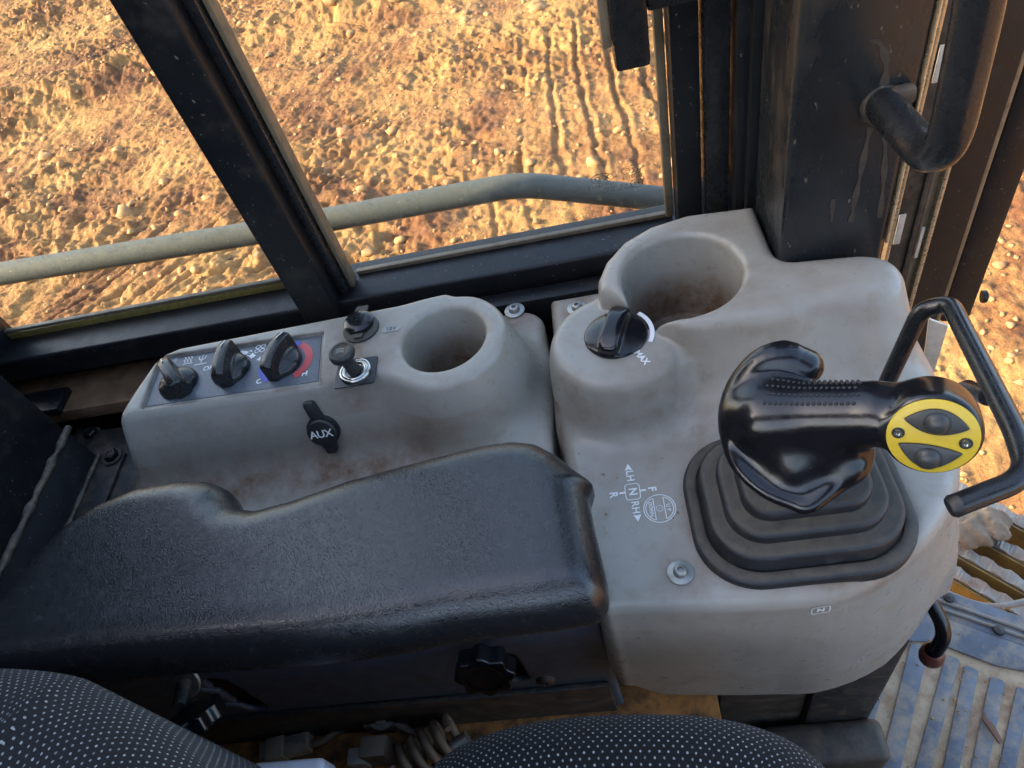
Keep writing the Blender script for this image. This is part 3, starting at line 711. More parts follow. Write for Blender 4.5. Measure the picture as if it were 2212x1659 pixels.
# lighter
c = P(770, 806, z=ZA)
lt = prism('lighter_plate', [c+np.array([a_, b_, .0002]) for a_, b_ in rrect(.040, .034, .002)], (0, 0, .0015), M['black_plastic'], ca, .0005)
lathe('lighter_ring', [(.0155, .0018), (.0155, .004), (.0145, .0052), (.0132, .0052), (.0128, .004), (.0118, .0052), (.0105, .0056), (.0092, .005), (.0088, .003), (0, .003)], c, (0, 0, 1), M['chrome'], lt, 40, autosmooth=60)
lathe('lighter_knob', [(.0065, .003), (.0062, .014), (.0066, .020), (.0098, .0225), (.0122, .026), (.0124, .030), (.0112, .0325), (.0092, .0328), (.0086, .0318), (0, .0316)], c, (-.10, .0, 1), M['rubber'], lt, 36, autosmooth=60)
tp = c+np.array([-.0032, 0, .0322])
for q in (-1, 0, 1): ribbon('lighter_mark', [(-.004, q*.002), (0, q*.002+.001), (.004, q*.002)], .0007, tp, XD, YD, M['zinc'], lt)
# rubber AUX cap on the sloping front
def con_n(F_, p, e=.0008):
    p = np.array(p, float); f = lambda q: float(np.asarray(F_(*[np.array([k]) for k in q])).ravel()[0])
    return unit([(f(p+e*np.eye(3)[k])-f(p-e*np.eye(3)[k])) for k in range(3)])
def hit(F_, u, v, t0=.3, t1=1.2):
    d = unit(RC@np.array([u-CU, v-CV, F])); T = np.arange(t0, t1, .0008); q = CAM+T[:, None]*d
    f = F_(q[:, 0], q[:, 1], q[:, 2]); k = int(np.argmax(f < 0)); return q[k]
c = hit(con_a, 700, 927); n = con_n(con_a, c); e1, e2, n = frame(n, (1, 0, 0))
if e2[2] < 0: e2 = -e2
def L3(a_, b_, h_): return c+a_*e1+b_*e2+h_*n
ax_ = lathe('aux_cap', [(0, .0), (.0165, 0), (.0165, .003), (.0145, .0035), (.0148, .0075), (.0135, .0092), (0, .0096)], c, n, M['rubber'], ca, 36, e1=e1)
prism('cap_strap', [L3(*q, .001) for q in ((-.006, .010), (.007, .010), (.003, .030), (.001, .034), (-.008, .034), (-.009, .030))], n*.006, M['rubber'], ax_, .0015)
prism('cap_tab', [L3(*q, .002) for q in ((-.005, -.012), (.010, -.011), (.009, -.022), (.006, -.024), (-.002, -.024))], n*.006, M['rubber'], ax_, .0012)
text('aux_mark', 'AUX', .0115, L3(0, .0, .0099), e1, e2, M['white'], ax_, .95, bold=.0002)
def screw(parent, F_, u, v, r=.011, z=None):
    c = P(u, v, z=z) if z is not None else hit(F_, u, v)
    o = lathe('washer', [(0, .0003), (r, .0003), (r, .0016), (r*.93, .0021), (0, .0021)], c, (0, 0, 1), M['zinc'], parent, 32)
    lathe('screw_head', [(r*.55, .002), (r*.55, .0035), (r*.45, .0062), (r*.33, .0072), (r*.24, .0072), (r*.22, .0045), (0, .0045)], c, (0, 0, 1), M['zinc'], o, 28, autosmooth=50)
screw(ca, con_a, 1112, 672, .0115, 0)

# ------------------------------------------------------------------ front console
CUPB = (.070, .508)
OUTB = [(-.064, .602), (-.064, .40), (-.052, .27), (-.041, .2365), (-.02, .233), (.10, .223), (.150, .229), (.197, .252), (.238, .288), (.262, .330), (.270, .38), (.266, .47), (.255, .505), (.155, .515), (.154, .602)]
OUTS = OUTB[:2]+[tuple(q) for q in smooth_path([np.array(p) for p in OUTB[2:13]], 4)]+OUTB[13:]
def con_b(X, Y, Z):
    k = np.maximum(-Z, 0)
    base = poly2(X, Y+0*X, OUTS)-(.05+.09*np.clip((X-.1)/.1, 0, 1))*np.minimum(k, .14)
    base = ext(base, Z, -.30, 0, .014)
    t_ = np.clip((X+.040)/.035, 0, 1); bot = -(Z+.170+.032*t_*t_*(3-2*t_)-.015*np.clip((X-.1)/.12, 0, 1))
    base = smax(base, bot, .004)
    k = .09-Z
    # right block with a long sloping front
    blk = poly2(X, Y+0*X, [(.06, .51), (.06, .30), (.28, .30), (.280, .488), (.156, .503)])
    sl = (.448+.30*np.clip(.115-X, 0, 1)-.62*k-Y)*.80
    sd_ = (X-.252-.22*k)*.97
    blk = smax(smax(blk, sl, .03), sd_, .035)
    pod = poly2(X, Y+0*X, [(-.005, .506), (-.006, .522), (.004, .546), (.024, .570), (.052, .586), (.090, .594), (.1535, .588), (.1545, .50), (.15, .445), (.115, .442), (.080, .443), (.058, .447), (.042, .460), (.020, .489)])-.10*k
    hi = smax(smin(blk, pod, .02), Z-.088, .012)
    kt = .062-Z
    thr = np.sqrt((X+.000)**2+(Y-.466)**2)-.0585-.30*kt
    thr = smin(thr, poly2(X, Y+0*X, [(-.048, .46), (-.030, .505), (-.010, .517), (.03, .50), (.04, .45)])-.30*kt*.3, .01)
    thr = smax(smax(thr*.95, -.0665-X, .004), Z-.062, .011)
    s = smin(smin(base, hi, .034), thr, .016*np.clip((.066-Z)/.02, .05, 1))
    rr = np.sqrt((X-CUPB[0])**2+(Y-CUPB[1])**2)-(.0555-.10*(.088-Z))
    s = smax(s, -np.maximum(rr, -.012-Z), .007)
    bt = np.maximum(rbox2(X, Y, .040, .205, .236, .372, .055), -.004-Z)
    return smax(s, -bt, .0015)
def dirt_b(x, y, z):
    n = fbm(x*38+4, y*38+z*30, 3)
    rc = np.hypot(x-CUPB[0], y-CUPB[1])
    d = .95*np.clip((.045-z)/.035, 0, 1)*(rc < .057)
    d = np.maximum(d, .6*gauss(x, y, -.035, .576, .028)*n*1.8*(z < .02))
    d = np.maximum(d, .8*gauss(x, y, .023, .256, .020)*n*1.4)
    d = np.maximum(d, .35*gauss(x, y, .040, .400, .05)*n*1.8)
    rb = rbox2(x, y, .040, .205, .236, .372, .055); d = np.maximum(d, .7*np.exp(-(rb/.007)**2)*n*1.4*(np.abs(z) < .02))
    d = np.maximum(d, .9*gauss(x, y, .115, .572, .012)*np.clip(n*4-1.6, 0, 1)*(z > .07))
    d = np.maximum(d, .16*np.clip(fbm(x*16, y*60, 3)*3-1.35, 0, 1)*(z > .01))
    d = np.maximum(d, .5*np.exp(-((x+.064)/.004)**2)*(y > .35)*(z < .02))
    return d
cb = thing('control_console', 'larger grey moulded console carrying joystick boot and throttle dial', 'console', (.1, .38, -.2))
sdf_obj('housing', con_b, (-.080, .205, -.225), (.305, .615, .100), .0022, M['plastic'], cb, dirt=dirt_b)
screw(cb, con_b, 1247, 667, .011, 0); screw(cb, con_b, 1470, 1238, .0105, 0)
# throttle dial
def dial_f(X, Y, Z):
    r = np.sqrt(X*X+Y*Y)
    d = smax(r-.0275, np.sqrt(X*X+Y*Y+(Z+.050)**2)-.0585, .002)
    sc_ = np.sqrt((X-.0)**2+(Z-.030)**2)-.019            # hollows left and right of the grip
    bar = ext(rbox2(X, Y, -.0085, .0085, -.026, .026, .006), Z, -.002, .018, .004)
    bar = smax(bar, (np.sqrt(Y*Y+(Z+.026)**2)-.0440), .003)
    bar = smax(bar, -(np.sqrt((X-.0085)**2+(Z-.021)**2)-.0048), .002)
    return smax(smin(d, bar, .004), -Z, .001)
c = P(1330, 724, z=.0622)
dV, dQ = nets(dial_f, (-.030, -.030, -.003), (.030, .030, .026), .0009)
A_ = P(1345, 672, z=.085)-P(1312, 765, z=.085)
o = mesh_obj('throttle_dial', dV*1.08+c, dQ, M['gloss_black'], cb, org=c); o.rotation_euler.z = math.atan2(A_[1], A_[0])-math.pi/2
ribbon('max_band', [(a_, b_) for a_, b_ in circ(.0335, 44, -28, 20)], .0042, c+np.array([0, 0, .0006]), XD, YD, M['white'], cb)
text('max_mark', 'MAX', .0085, P(1386, 772, z=.0624), (.42, -.9, 0), (.9, .42, 0), M['white'], cb, 1, bold=.0003)
# printed shift pattern on the deck; it is read facing forward
ZD = .0006
def D0(u, v): return P(u, v, z=ZD)
TX, TY = (.0, -1, 0), (1, 0, 0)
for nm, t_, u, v, sz, bo in (('lh_mark', 'LH', 1360.5, 1028, .0092, .0002), ('n_mark', 'N', 1366.5, 1062, .0098, .0003), ('rh_mark', 'RH', 1372.5, 1096, .0092, .0002), ('f_mark', 'F', 1408, 1056, .0098, .0003), ('r_mark', 'R', 1325, 1069, .0098, .0003)):
    text(nm, t_, sz, D0(u, v), TX, TY, M['white'], cb, 1.05, bold=bo)
ribbon('n_outline', rrect(.0160, .0125, .0030), .0008, D0(1366.5, 1062), TX, TY, M['white'], cb, True)
cN = D0(1366.5, 1062)
for s_ in (-1, 1):
    flat('n_tick', [(-.0010, s_*.0090-.0026), (.0010, s_*.0090-.0026), (.0010, s_*.0090+.0026), (-.0010, s_*.0090+.0026)], cN, TX, TY, M['white'], cb)
flat('arrow_mark', [(-.0045, 0), (.0025, -.0034), (.0017, 0), (.0025, .0034)], D0(1357, 1011), TX, TY, M['white'], cb)
flat('arrow_mark', [(.0045, 0), (-.0025, .0034), (-.0017, 0), (-.0025, -.0034)], D0(1377.5, 1117), TX, TY, M['white'], cb)
cR = D0(1425, 1098); RR = .0134
ribbon('lift_ring', circ(RR, n=48), .0008, cR, TX, TY, M['white'], cb, True)
ribbon('lift_segment', circ(RR*.87, 22, 158, 20), .0008, cR, TX, TY, M['white'], cb, True)
ribbon('lift_segment', circ(RR*.87, 202, 338, 20), .0008, cR, TX, TY, M['white'], cb, True)
text('up_mark', 'UP', .0046, cR+np.array([.0074, 0, 0]), TX, TY, M['white'], cb, 1.6, bold=.0001)
text('down_mark', 'DOWN', .0043, cR+np.array([-.0073, 0, 0]), TX, TY, M['white'], cb, .95, bold=.0001)
ribbon('gear_mark', [((.0024+(.0008 if k % 2 else 0))*math.cos(k*math.pi/14), (.0024+(.0008 if k % 2 else 0))*math.sin(k*math.pi/14)) for k in range(28)], .0005, cR, TX, TY, M['white'], cb, True)
ribbon('bolt_mark', [(-.0003, .0014), (-.0006, -.0002), (.0006, .0002), (.0003, -.0014)], .0004, cR, TX, TY, M['white'], cb)
# N mark on the near face
c = hit(con_b, 1772, 1315); n = con_n(con_b, c); e1, e2, n = frame(n, (1, 0, 0))
if e2[2] < 0: e2 = -e2
ribbon('n_outline', rrect(.0138, .0098, .0024), .0008, c+n*.0012, e1, e2, M['white'], cb, True)
text('n_mark', 'N', .0078, c+n*.0012, e1, e2, M['white'], cb, bold=.0003)
# wiper like scratch low on the near face
q0 = hit(con_b, 1838, 1445); q1 = hit(con_b, 1878, 1398)
nn = con_n(con_b, (q0+q1)/2); ribbon('scratch', [(0, 0), (.5*np.linalg.norm(q1-q0), .001), (np.linalg.norm(q1-q0), 0)], .0012, q0+nn*.001, q1-q0, np.cross(nn, unit(q1-q0)), M['alu'], cb)

# ------------------------------------------------------------------ joystick with boot
BC = np.array([.1225, .304, 0])
js = thing('joystick', 'black blade control joystick with yellow button plate and stepped rubber boot', 'joystick', tuple(BC))
def rring(hx, hy, r, z, cx, cy, n=14):
    o = []
    for sx, sy, a in ((1, 1, 0), (-1, 1, 90), (-1, -1, 180), (1, -1, 270)):
        for k in range(n+1):
            t = rad(a+90*k/n); o.append((cx+sx*(hx-r)+r*math.cos(t), cy+sy*(hy-r)+r*math.sin(t), z))
    return o
prof = [(.0850, .0695, -.004), (.0852, .0697, .003), (.0845, .0690, .0062), (.0825, .0670, .0074), (.0770, .0615, .0078), (.0755, .0600, .0070), (.0752, .0597, .0045), (.0742, .0587, .0045), (.0738, .0583, .0075)]
hx, hy, z = .0735, .0580, .011
for d_, r_ in ((.0125, .0082), (.0125, .0088), (.0120, .0096), (.0110, .0110), (.0090, .0125)):
    prof += [(hx, hy, z+r_*.55), (hx-.0004, hy-.0004, z+r_*.85), (hx-.0018, hy-.0018, z+r_), (hx-.0040, hy-.0040, z+r_+.0006), (hx-d_*.8, hy-d_*.8, z+r_-.0010), (hx-d_, hy-d_, z+r_-.0002)]
    hx -= d_; hy -= d_*.94; z += r_
prof += [(hx-.004, hy-.003, z+.010), (.004, .004, z+.012)]
RG = [rring(a_, b_, min(a_, b_)*(.70-.12*min(1, max(0, c_)/.05)), c_, BC[0]+.16*max(0, c_), BC[1]+.22*max(0, c_)) for a_, b_, c_ in prof]
NR = len(RG[0]); Vb = [q for r__ in RG for q in r__]
Fb = [(i*NR+k, i*NR+(k+1) % NR, (i+1)*NR+(k+1) % NR, (i+1)*NR+k) for i in range(len(RG)-1) for k in range(NR)]+[tuple((len(RG)-1)*NR+k for k in range(NR))]
bo = mesh_obj('boot', Vb, Fb, M['rubber'], js); sharp(bo, 50)
HA = P(1655, 895, z=.148); HB = P(1890, 893, z=.166)
PCu, PCv = 2014, 942; PC = P(PCu, PCv, z=.176)
_ry = unit([PCu-CU, PCv-CV, F]); _dn = unit(np.array([0, 1, 0])-_ry[1]*_ry); _rt = np.cross(_dn, _ry); PN = RC@unit(-.88*_ry+.47*unit(_dn+.15*_rt)); PE1, PE2, PN = frame(PN, RC@np.array([1, -.03, 0]))
if (RC.T@PE2)[1] > 0: PE2 = -PE2
rim0 = [P(1738, 792, z=.165), P(1695, 772, z=.172), P(1640, 785, z=.170), P(1592, 835, z=.158), P(1572, 905, z=.146), P(1578, 975, z=.134), P(1608, 1025, z=.126), P(1660, 1066, z=.120), P(1715, 1087, z=.117), P(1743, 1094, z=.117), P(1772, 1076, z=.120), P(1812, 1042, z=.125), P(1850, 1008, z=.132)]
rimr0 = [.0120, .0105, .0080, .0058, .0042, .0036, .0034, .0034, .0036, .0038, .0040, .0046, .0070]
rim = smooth_path(rim0, 3); rimr = list(np.interp(np.linspace(0, len(rim0)-1, len(rim)), range(len(rim0)), rimr0))
def grip_f(X, Y, Z):
    s = caps(X, Y, Z, HA, HB, .0215, .0195)
    s = smin(s, caps(X, Y, Z, P(1650, 905, z=.142), P(1705, 975, z=.122), .021, .020), .020)
    s = smin(s, caps(X, Y, Z, P(1720, 1000, z=.122), P(1800, 960, z=.135), .020, .017), .018)
    s = smin(s, caps(X, Y, Z, P(1760, 1020, z=.110), BC+np.array([.008, .012, .045]), .017, .016), .014)
    s = smin(s, caps(X, Y, Z, P(1838, 985, z=.130), BC+np.array([.026, .010, .048]), .013, .012), .012)
    hu = (X-PC[0])*PN[0]+(Y-PC[1])*PN[1]+(Z-PC[2])*PN[2]
    rr = np.sqrt(np.maximum((X-PC[0])**2+(Y-PC[1])**2+(Z-PC[2])**2-hu*hu, 0))
    hd = smax(rr-.0262, hu, .003); hd = smax(hd, np.sqrt(rr*rr+(hu+.014)**2)-.0295, .004)
    nk = caps(X, Y, Z, HB, PC-PN*.020, .0175, .021)
    s = smin(s, smin(hd, nk, .006), .006)
    r_ = None
    for i in range(len(rim)-1):
        d = caps(X, Y, Z, rim[i], rim[i+1], rimr[i], rimr[i+1])
        r_ = d if r_ is None else np.minimum(r_, d)
    # the palm shell joins the rim to the handle
    sh = None
    for i in range(3, len(rim)-1):
        f = i/(len(rim)-1); tgt = HA*.6+P(1700, 980, z=.122)*.4 if f < .5 else None
        k = min(1, max(0, (f-.35)/.3)); tgt = (1-k)*(HA*.6+P(1700, 980, z=.122)*.4)+k*P(1725, 990, z=.120)+np.array([0, .004, -.010])
        d = caps(X, Y, Z, rim[i], tgt, rimr[i]*.95, .0075)
        sh = d if sh is None else smin(sh, d, .004)
    s = smin(s, sh, .012)
    s = smin(s, r_, .004)
    return np.maximum(s, np.where(rr < .030, hu, -1))
grip = sdf_obj('grip', grip_f, (.035, .195, .035), (.225, .385, .215), .0017, M['gloss_black'], js)
# raised dots on the handle
dv = unit(HB-HA); up_ = unit(RC@np.array([0, -1, -1.15])); up_ = unit(up_-up_.dot(dv)*dv); sd_ = np.cross(dv, up_)
if (RC.T@sd_)[1] > 0: sd_ = -sd_
Vd = []; Fd = []; bmn = bmesh.new(); bmesh.ops.create_icosphere(bmn, subdivisions=1, radius=.0013); bmn.verts.index_update()
iv = np.array([tuple(v.co) for v in bmn.verts]); fi = np.array([[v.index for v in f.verts] for f in bmn.faces]); bmn.free()
for rI, an in enumerate((-27, -10, 7, 24, 41)):
    for k in range(17):
        t = .08+.84*(k+.5*(rI % 2))/17
        c = HA+(HB-HA)*t+(.0215-.002*t)*(math.cos(rad(an))*up_+math.sin(rad(an))*sd_)
        for _ in range(3):
            f0 = float(grip_f(*[np.array([q]) for q in c]).ravel()[0]); c = c-con_n(grip_f, c)*f0
        Fd.append(fi+len(Vd)*len(iv)); Vd.append(iv+c)
tag(mesh_obj('grip_dots', np.concatenate(Vd), np.concatenate(Fd), M['gloss_black'], js), kind='stuff')
# button plate
RP = .0230
def B3(a_, b_, h_=0): return PC+a_*PE1+b_*PE2+h_*PN
pl = lathe('button_plate', [(0, .0), (RP*1.02, .0), (RP*1.02, .0008), (RP*.98, .0014), (0, .0015)], PC, PN, M['yellow'], js, 48)
def lens(top, cor, bot, cx, n=14):
    """outline through (-cx,cor) (0,top) (cx,cor) (0,bot)"""
    o = [(-cx+2*cx*i/n, cor+(top-cor)*(1-((i/n)*2-1)**2)) for i in range(n)]
    return o+[(cx-2*cx*i/n, cor+(bot-cor)*(1-((i/n)*2-1)**2)) for i in range(n)]
for top, cor, bot, bc in ((.80, .40, .10, .43), (-.20, -.30, -.86, -.56)):
    pts = [B3(a_*RP, b_*RP, .0012) for a_, b_ in lens(top, cor, bot, .72)]
    bt = prism('button', pts, PN*.0022, M['button'], pl, .0009, 2)
    lathe('button_dome', [(RP*.30, .003), (RP*.29, .0048), (RP*.20, .0066), (RP*.1, .0074), (0, .0076)], B3(0, bc*RP), PN, M['button'], bt, 24, autosmooth=70)
for a_ in (-.76, .72):
    sc_ = lathe('plate_screw', [(RP*.15, .0016), (RP*.15, .0020), (0, .0021)], B3(a_*RP, -.02*RP), PN, M['black_plastic'], pl, 20)
    lathe('screw_socket', [(RP*.11, .002), (RP*.10, .0032), (RP*.05, .0032), (RP*.045, .0022), (0, .0022)], B3(a_*RP, -.02*RP), PN, M['chrome'], sc_, 18, autosmooth=60)

# ------------------------------------------------------------------ wrist bar around the joystick
g = thing('wrist_bar', 'bent black tubular hand bar looping right of the joystick', 'hand bar', (.2, .33, 0))
bp = [P(1905, 850, z=.03), P(1962, 730, z=.09), P(2018, 655, z=.115), P(2075, 695, z=.12), P(2200, 945, z=.145), P(2210, 1040, z=.148), P(2150, 1062, z=.145), P(2058, 1094, z=.140)]
tube('bar', fillet([bp[0], P(1990, 668, z=.110), P(2052, 655, z=.118), bp[4], P(2222, 1030, z=.148), bp[7]], [.022, .022, .05, .030], 10), .0067, M['bar'], g, 24)
tube('stub', [P(2135, 858, z=.130), P(2092, 838, z=.10), P(2060, 850, z=.06)], .006, M['bar'], g, 16)
lathe('end_cap', [(.0067, -.004), (.0069, .0), (.0055, .0022), (0, .0028)], bp[7], bp[7]-bp[6], M['rubber'], g, 24)

# ------------------------------------------------------------------ armrest
arm_far = [(20, 1282), (70, 1215), (150, 1135), (230, 1085), (310, 1052), (400, 1037), (455, 1038), (488, 1052), (502, 1078), (522, 1097), (560, 1100), (640, 1078), (760, 1036), (900, 998), (1040, 962), (1110, 952), (1160, 957), (1205, 980), (1240, 1008), (1279, 1034), (1268, 1066), (1281, 1130), (1306, 1235)]
arm_near = [(1322, 1320), (1300, 1352), (1200, 1370), (1000, 1392), (870, 1420), (700, 1443), (450, 1458), (200, 1478), (-150, 1520), (-150, 1420)]
AP = [tuple(P(u, v, z=.104)[:2]) for u, v in arm_far]+[tuple(P(u, v+4, z=.072)[:2]) for u, v in arm_near]
def arm_f(X, Y, Z):
    d2 = poly2(X, Y+0*X, AP)
    zt = .121+.0012*np.exp(-((Y-.205-.04*np.clip(-.1-X, 0, 1)*0)/.022)**2)-.10*np.clip(X-(-.07), 0, .1)*.3
    a = d2+.027; b = np.maximum(Z-zt, .058-Z)+.027
    s = np.minimum(np.maximum(a, b), 0)+np.sqrt(np.maximum(a, 0)**2+np.maximum(b, 0)**2)-.027
    return s
def rnd(F_, k): return F_
g = thing('armrest', 'creased black leather armrest pad in front of the consoles', 'armrest', (-.25, .25, .05))
ar = sdf_obj('pad', arm_f, (-.62, .10, .040), (.0, .40, .135), .0025, M['leather'], g)
sm = ar.modifiers.new('soft', 'SMOOTH'); sm.iterations = 6; sm.factor = .5

# ------------------------------------------------------------------ seat base panel below the armrest
PY = .252
sb = thing('seat_pedestal', 'dark steel seat base with slotted side panel under the armrest', 'seat base', (-.25, .2, -.3))
def pan_f(X, Y, Z):
    d = ext(rbox2(X, Z, -.66, -.052, -.34, .03, .004), Y, PY-.003, PY+.003, .0008)
    def slot(u0, v0, u1, v1, r):
        a = P(u0, v0, y=PY); b = P(u1, v1, y=PY); e = np.array([b[0]-a[0], b[2]-a[2]]); L = e.dot(e)
        t = np.clip(((X-a[0])*e[0]+(Z-a[2])*e[1])/L, 0, 1); return np.sqrt((X-a[0]-t*e[0])**2+(Z-a[2]-t*e[1])**2)-r
    for s_ in ((1090, 1415, 1118, 1458, .011), (470, 1470, 548, 1520, .013), (445, 1484, 485, 1489, .0045), (462, 1512, 540, 1520, .0045)):
        d = np.maximum(d, -slot(*s_)+0*Y)
    return d
sdf_obj('side_panel', pan_f, (-.67, PY-.006, -.35), (-.045, PY+.006, .04), .0028, M['navy'], sb)
box('inner_box', -.66, -.11, PY+.012, PY+.05, -.34, .0, M['wall_brown'], sb, .003)
box('shade_strip', -.70, -.06, PY-.010, PY-.0035, -.299, -.215, M['steel_dust'], sb, .002)  # dark strip standing in for the shade below the side panel
box('front_plate', -.098, .055, .275, .285, -.42, -.17, M['navy'], sb, .002)
box('base_plate', -.75, .05, -.25, .30, -.315, -.300, M['orange'], sb, .002)
box('access_cover', -.06, .05, .268, .2745, -.325, -.235, M['steel_dust'], sb, .003)
c = P(1178, 1468, y=PY-.01); lathe('cover_screw', [(0, .0), (.010, 0), (.009, .003), (.006, .005), (.003, .005), (.0028, .003), (0, .003)], c, (0, -1, 0), M['steel_dust'], sb, 20)
# star knob
def star_f(X, Y, Z):
    r = np.sqrt(X*X+Y*Y); th = np.arctan2(Y, X)
    d = r-(.0255+.0022*np.cos(8*th)); d = smax(d*.9, Z-.018, .003); d = smax(d, -Z, .002)
    return smax(d, -np.maximum(r-.0165, .0172-Z), .0006)
sV, sQ = nets(star_f, (-.031, -.031, -.002), (.031, .031, .021), .0011)
def star(parent, c, n, label, k=1.):
    a_, b_, n = frame(n, (1, 0, 0)); T = np.array([a_, b_, n])
    o = mesh_obj('star_knob', (sV*k)@T+c, sQ, M['gloss_black'], parent, org=c)
    return o
kk = thing('clamp_knob', 'glossy black star knob clamped in the slot under the armrest front', 'knob', tuple(P(1050, 1400, y=PY)))
star(kk, P(1050, 1428, y=PY-.022), (.0, -.95, .25), '')
tube('stem', [P(1055, 1412, y=PY+.01), P(1050, 1420, y=PY-.02)], .006, M['zinc'], kk, 12)
kk = thing('clamp_knob', 'second star knob on a threaded stud partly hidden by the seat back', 'knob', tuple(P(400, 1470, y=PY)))
c = P(412, 1462, y=PY-.004); lathe('washer', [(0, 0), (.0155, 0), (.0165, .002), (.0155, .004), (0, .0041)], P(398, 1472, y=PY-.022), (.1, -.8, .6), M['zinc'], kk, 28)
q0 = P(398, 1476, y=PY-.03); q1 = P(388, 1530, y=PY-.055)
N_ = 30; path = [q0+(q1-q0)*i/N_ for i in range(N_+1)]
tube('threaded_stud', path, [.0062+(.0006 if i % 2 else 0) for i in range(N_+1)], M['steel_dust'], kk, 14)
star(kk, P(415, 1535, y=PY-.060), (.25, -.6, -.75), '', .85)

# ------------------------------------------------------------------ cables on the base plate
ZB = -.298
g = thing('wiring_harness', 'brown dusty cable with plug connector lying on the orange base plate', 'cable', tuple(P(850, 1560, z=ZB)))
def PB(u, v, h=.008): return P(u, v, z=ZB+h)
tube('cable', smooth_path([PB(640, 1612, .012), PB(690, 1604, .012), PB(740, 1575), PB(800, 1558, .02), PB(860, 1566, .02), PB(905, 1592), PB(960, 1625)], 8), .0045, M['cable'], g, 10)
e = unit(PB(660, 1606)-PB(585, 1625)); 
def obox(name, c, ex, ey, ez, sx, sy, sz, mt, parent, bev=.0015):
    bm = bmesh.new(); bmesh.ops.create_cube(bm, size=1)
    for v in bm.verts:
        q = c+v.co.x*sx*ex+v.co.y*sy*ey+v.co.z*sz*ez; v.co = Vector(tuple(q))
    bevel_all(bm, bev); return from_bm(name, bm, mt, parent)
ez = np.array([0, 0, 1.]); ey = np.cross(ez, e)
cp = obox('plug', PB(635, 1612, .014), e, ey, ez, .040, .020, .018, M['connector'], g)
obox('plug_collar', PB(600, 1620, .014), e, ey, ez, .022, .024, .022, M['connector'], g)
obox('plug_clip', PB(640, 1598, .026), e, ey, ez, .020, .006, .005, M['zinc'], g, .001)
obox('plug_tail', PB(578, 1624, .014), e, ey, ez, .014, .018, .016, M['connector'], g)
g = thing('cable_clamp', 'rusty bolt with washer clamping the cable to the base plate', 'clamp', tuple(PB(822, 1560, 0)))
lathe('washer', [(0, 0), (.017, .0), (.017, .002), (0, .002)], PB(825, 1542, .032), (0, -.4, 1), M['zinc'], g, 24)
lathe('bolt_head', [(0, 0), (.0095, 0), (.0095, .007), (.008, .0085), (0, .0085)], PB(825, 1545, .032), (0, -.6, 1), M['connector'], g, 6, autosmooth=20)
obox('bracket', PB(822, 1556, .014), np.array([1., 0, 0]), np.array([0, 1., 0]), ez, .030, .022, .030, M['cable'], g)
g = thing('relay_block', 'brown square relay block with pale clip in front of the coiled cable', 'relay', tuple(PB(810, 1625, 0)))
obox('block', PB(818, 1622, .022), np.array([1., 0, 0]), np.array([0, 1., 0]), ez, .030, .022, .044, M['connector'], g, .003)
obox('clip', PB(778, 1638, .018), np.array([1., 0, 0]), np.array([0, 1., 0]), ez, .022, .018, .024, M['alu'], g, .003)
g = thing('coiled_cable', 'coiled brown cable beside the seat cushion', 'cable', tuple(PB(930, 1590, 0)))
A_ = PB(862, 1665, .022); B_ = PB(985, 1583, .030); n_ = unit(B_-A_); e1, e2, _ = frame(n_, (0, 0, 1)); cp = []
for i in range(5*20+1):
    t = i/100; a_ = i/20*2*math.pi; cp.append(A_+(B_-A_)*t+.021*(math.cos(a_)*e1+math.sin(a_)*e2))
tube('coil', cp, .0048, M['cable'], g, 10)
c = PB(995, 1606, .03); lathe('end_fitting', [(0, -.01), (.009, -.01), (.009, .01), (0, .01)], c, n_, M['zinc'], g, 20)
g = thing('seat_belt_buckle', 'white plastic catch poking up between seat back and cushion', 'catch', tuple(P(620, 1665, z=-.05)))
box('catch_body', *(lambda a, b: (a[0], b[0], a[1]-.03, a[1], a[2]-.03, a[2]))(P(542, 1646, z=-.05), P(697, 1652, z=-.05)), M['white_plastic'], g, .006, 4)

# ------------------------------------------------------------------ operator seat
st = thing('operator_seat', 'black operator seat in white dotted fabric at the bottom edge', 'seat', (-.15, -.05, -.2))
def weave(o, F2, line, s, s2):
    """thread coordinates: along the cushion's edge line, and up its side and over its top"""
    me = o.data; V = np.zeros(len(me.vertices)*3); me.vertices.foreach_get('co', V); V = V.reshape(-1, 3)+ORG[o.name]
    L_ = np.array(line); best = np.full(len(V), 1e9); u = np.zeros(len(V)); acc = 0.0
    for i in range(len(L_)-1):
        a, b = L_[i], L_[i+1]; e = b-a; l = np.linalg.norm(e)
        t = ((V[:, 0]-a[0])*e[0]+(V[:, 1]-a[1])*e[1])/(l*l)
        lo_ = -1e9 if i == 0 else 0; hi_ = 1e9 if i == len(L_)-2 else 1
        tc = np.clip(t, lo_, hi_); d = np.hypot(V[:, 0]-a[0]-tc*e[0], V[:, 1]-a[1]-tc*e[1])
        m_ = d < best; best[m_] = d[m_]; u[m_] = acc+tc[m_]*l; acc += l
    w = V[:, 2]-F2(V[:, 0], V[:, 1])
    li = np.zeros(len(me.loops), int); me.loops.foreach_get('vertex_index', li)
    uv = np.stack([u/s, w/s2], 1)[li]
    l = me.uv_layers.new(name='weave'); l.data.foreach_set('uv', uv.astype(np.float32).ravel())
back_o = [(-200, 1440), (0, 1432), (100, 1436), (180, 1450), (260, 1472), (330, 1505), (400, 1553), (460, 1612), (505, 1668), (545, 1760), (560, 1950)]
back_o = [(u-(45 if u > 240 else 0), v) for u, v in back_o]
bline = smooth_path([P(u, v+14, z=.165)[:2] for u, v in back_o], 3)
BPs = [tuple(p) for p in bline]+[(-.20, -.30), (-.95, -.30), (-.95, .16)]
_o = [tuple(P(u, v, z=.14)[:2]) for u, v in back_o]+[(-.20, -.30), (-.65, -.30), (-.65, .16)]
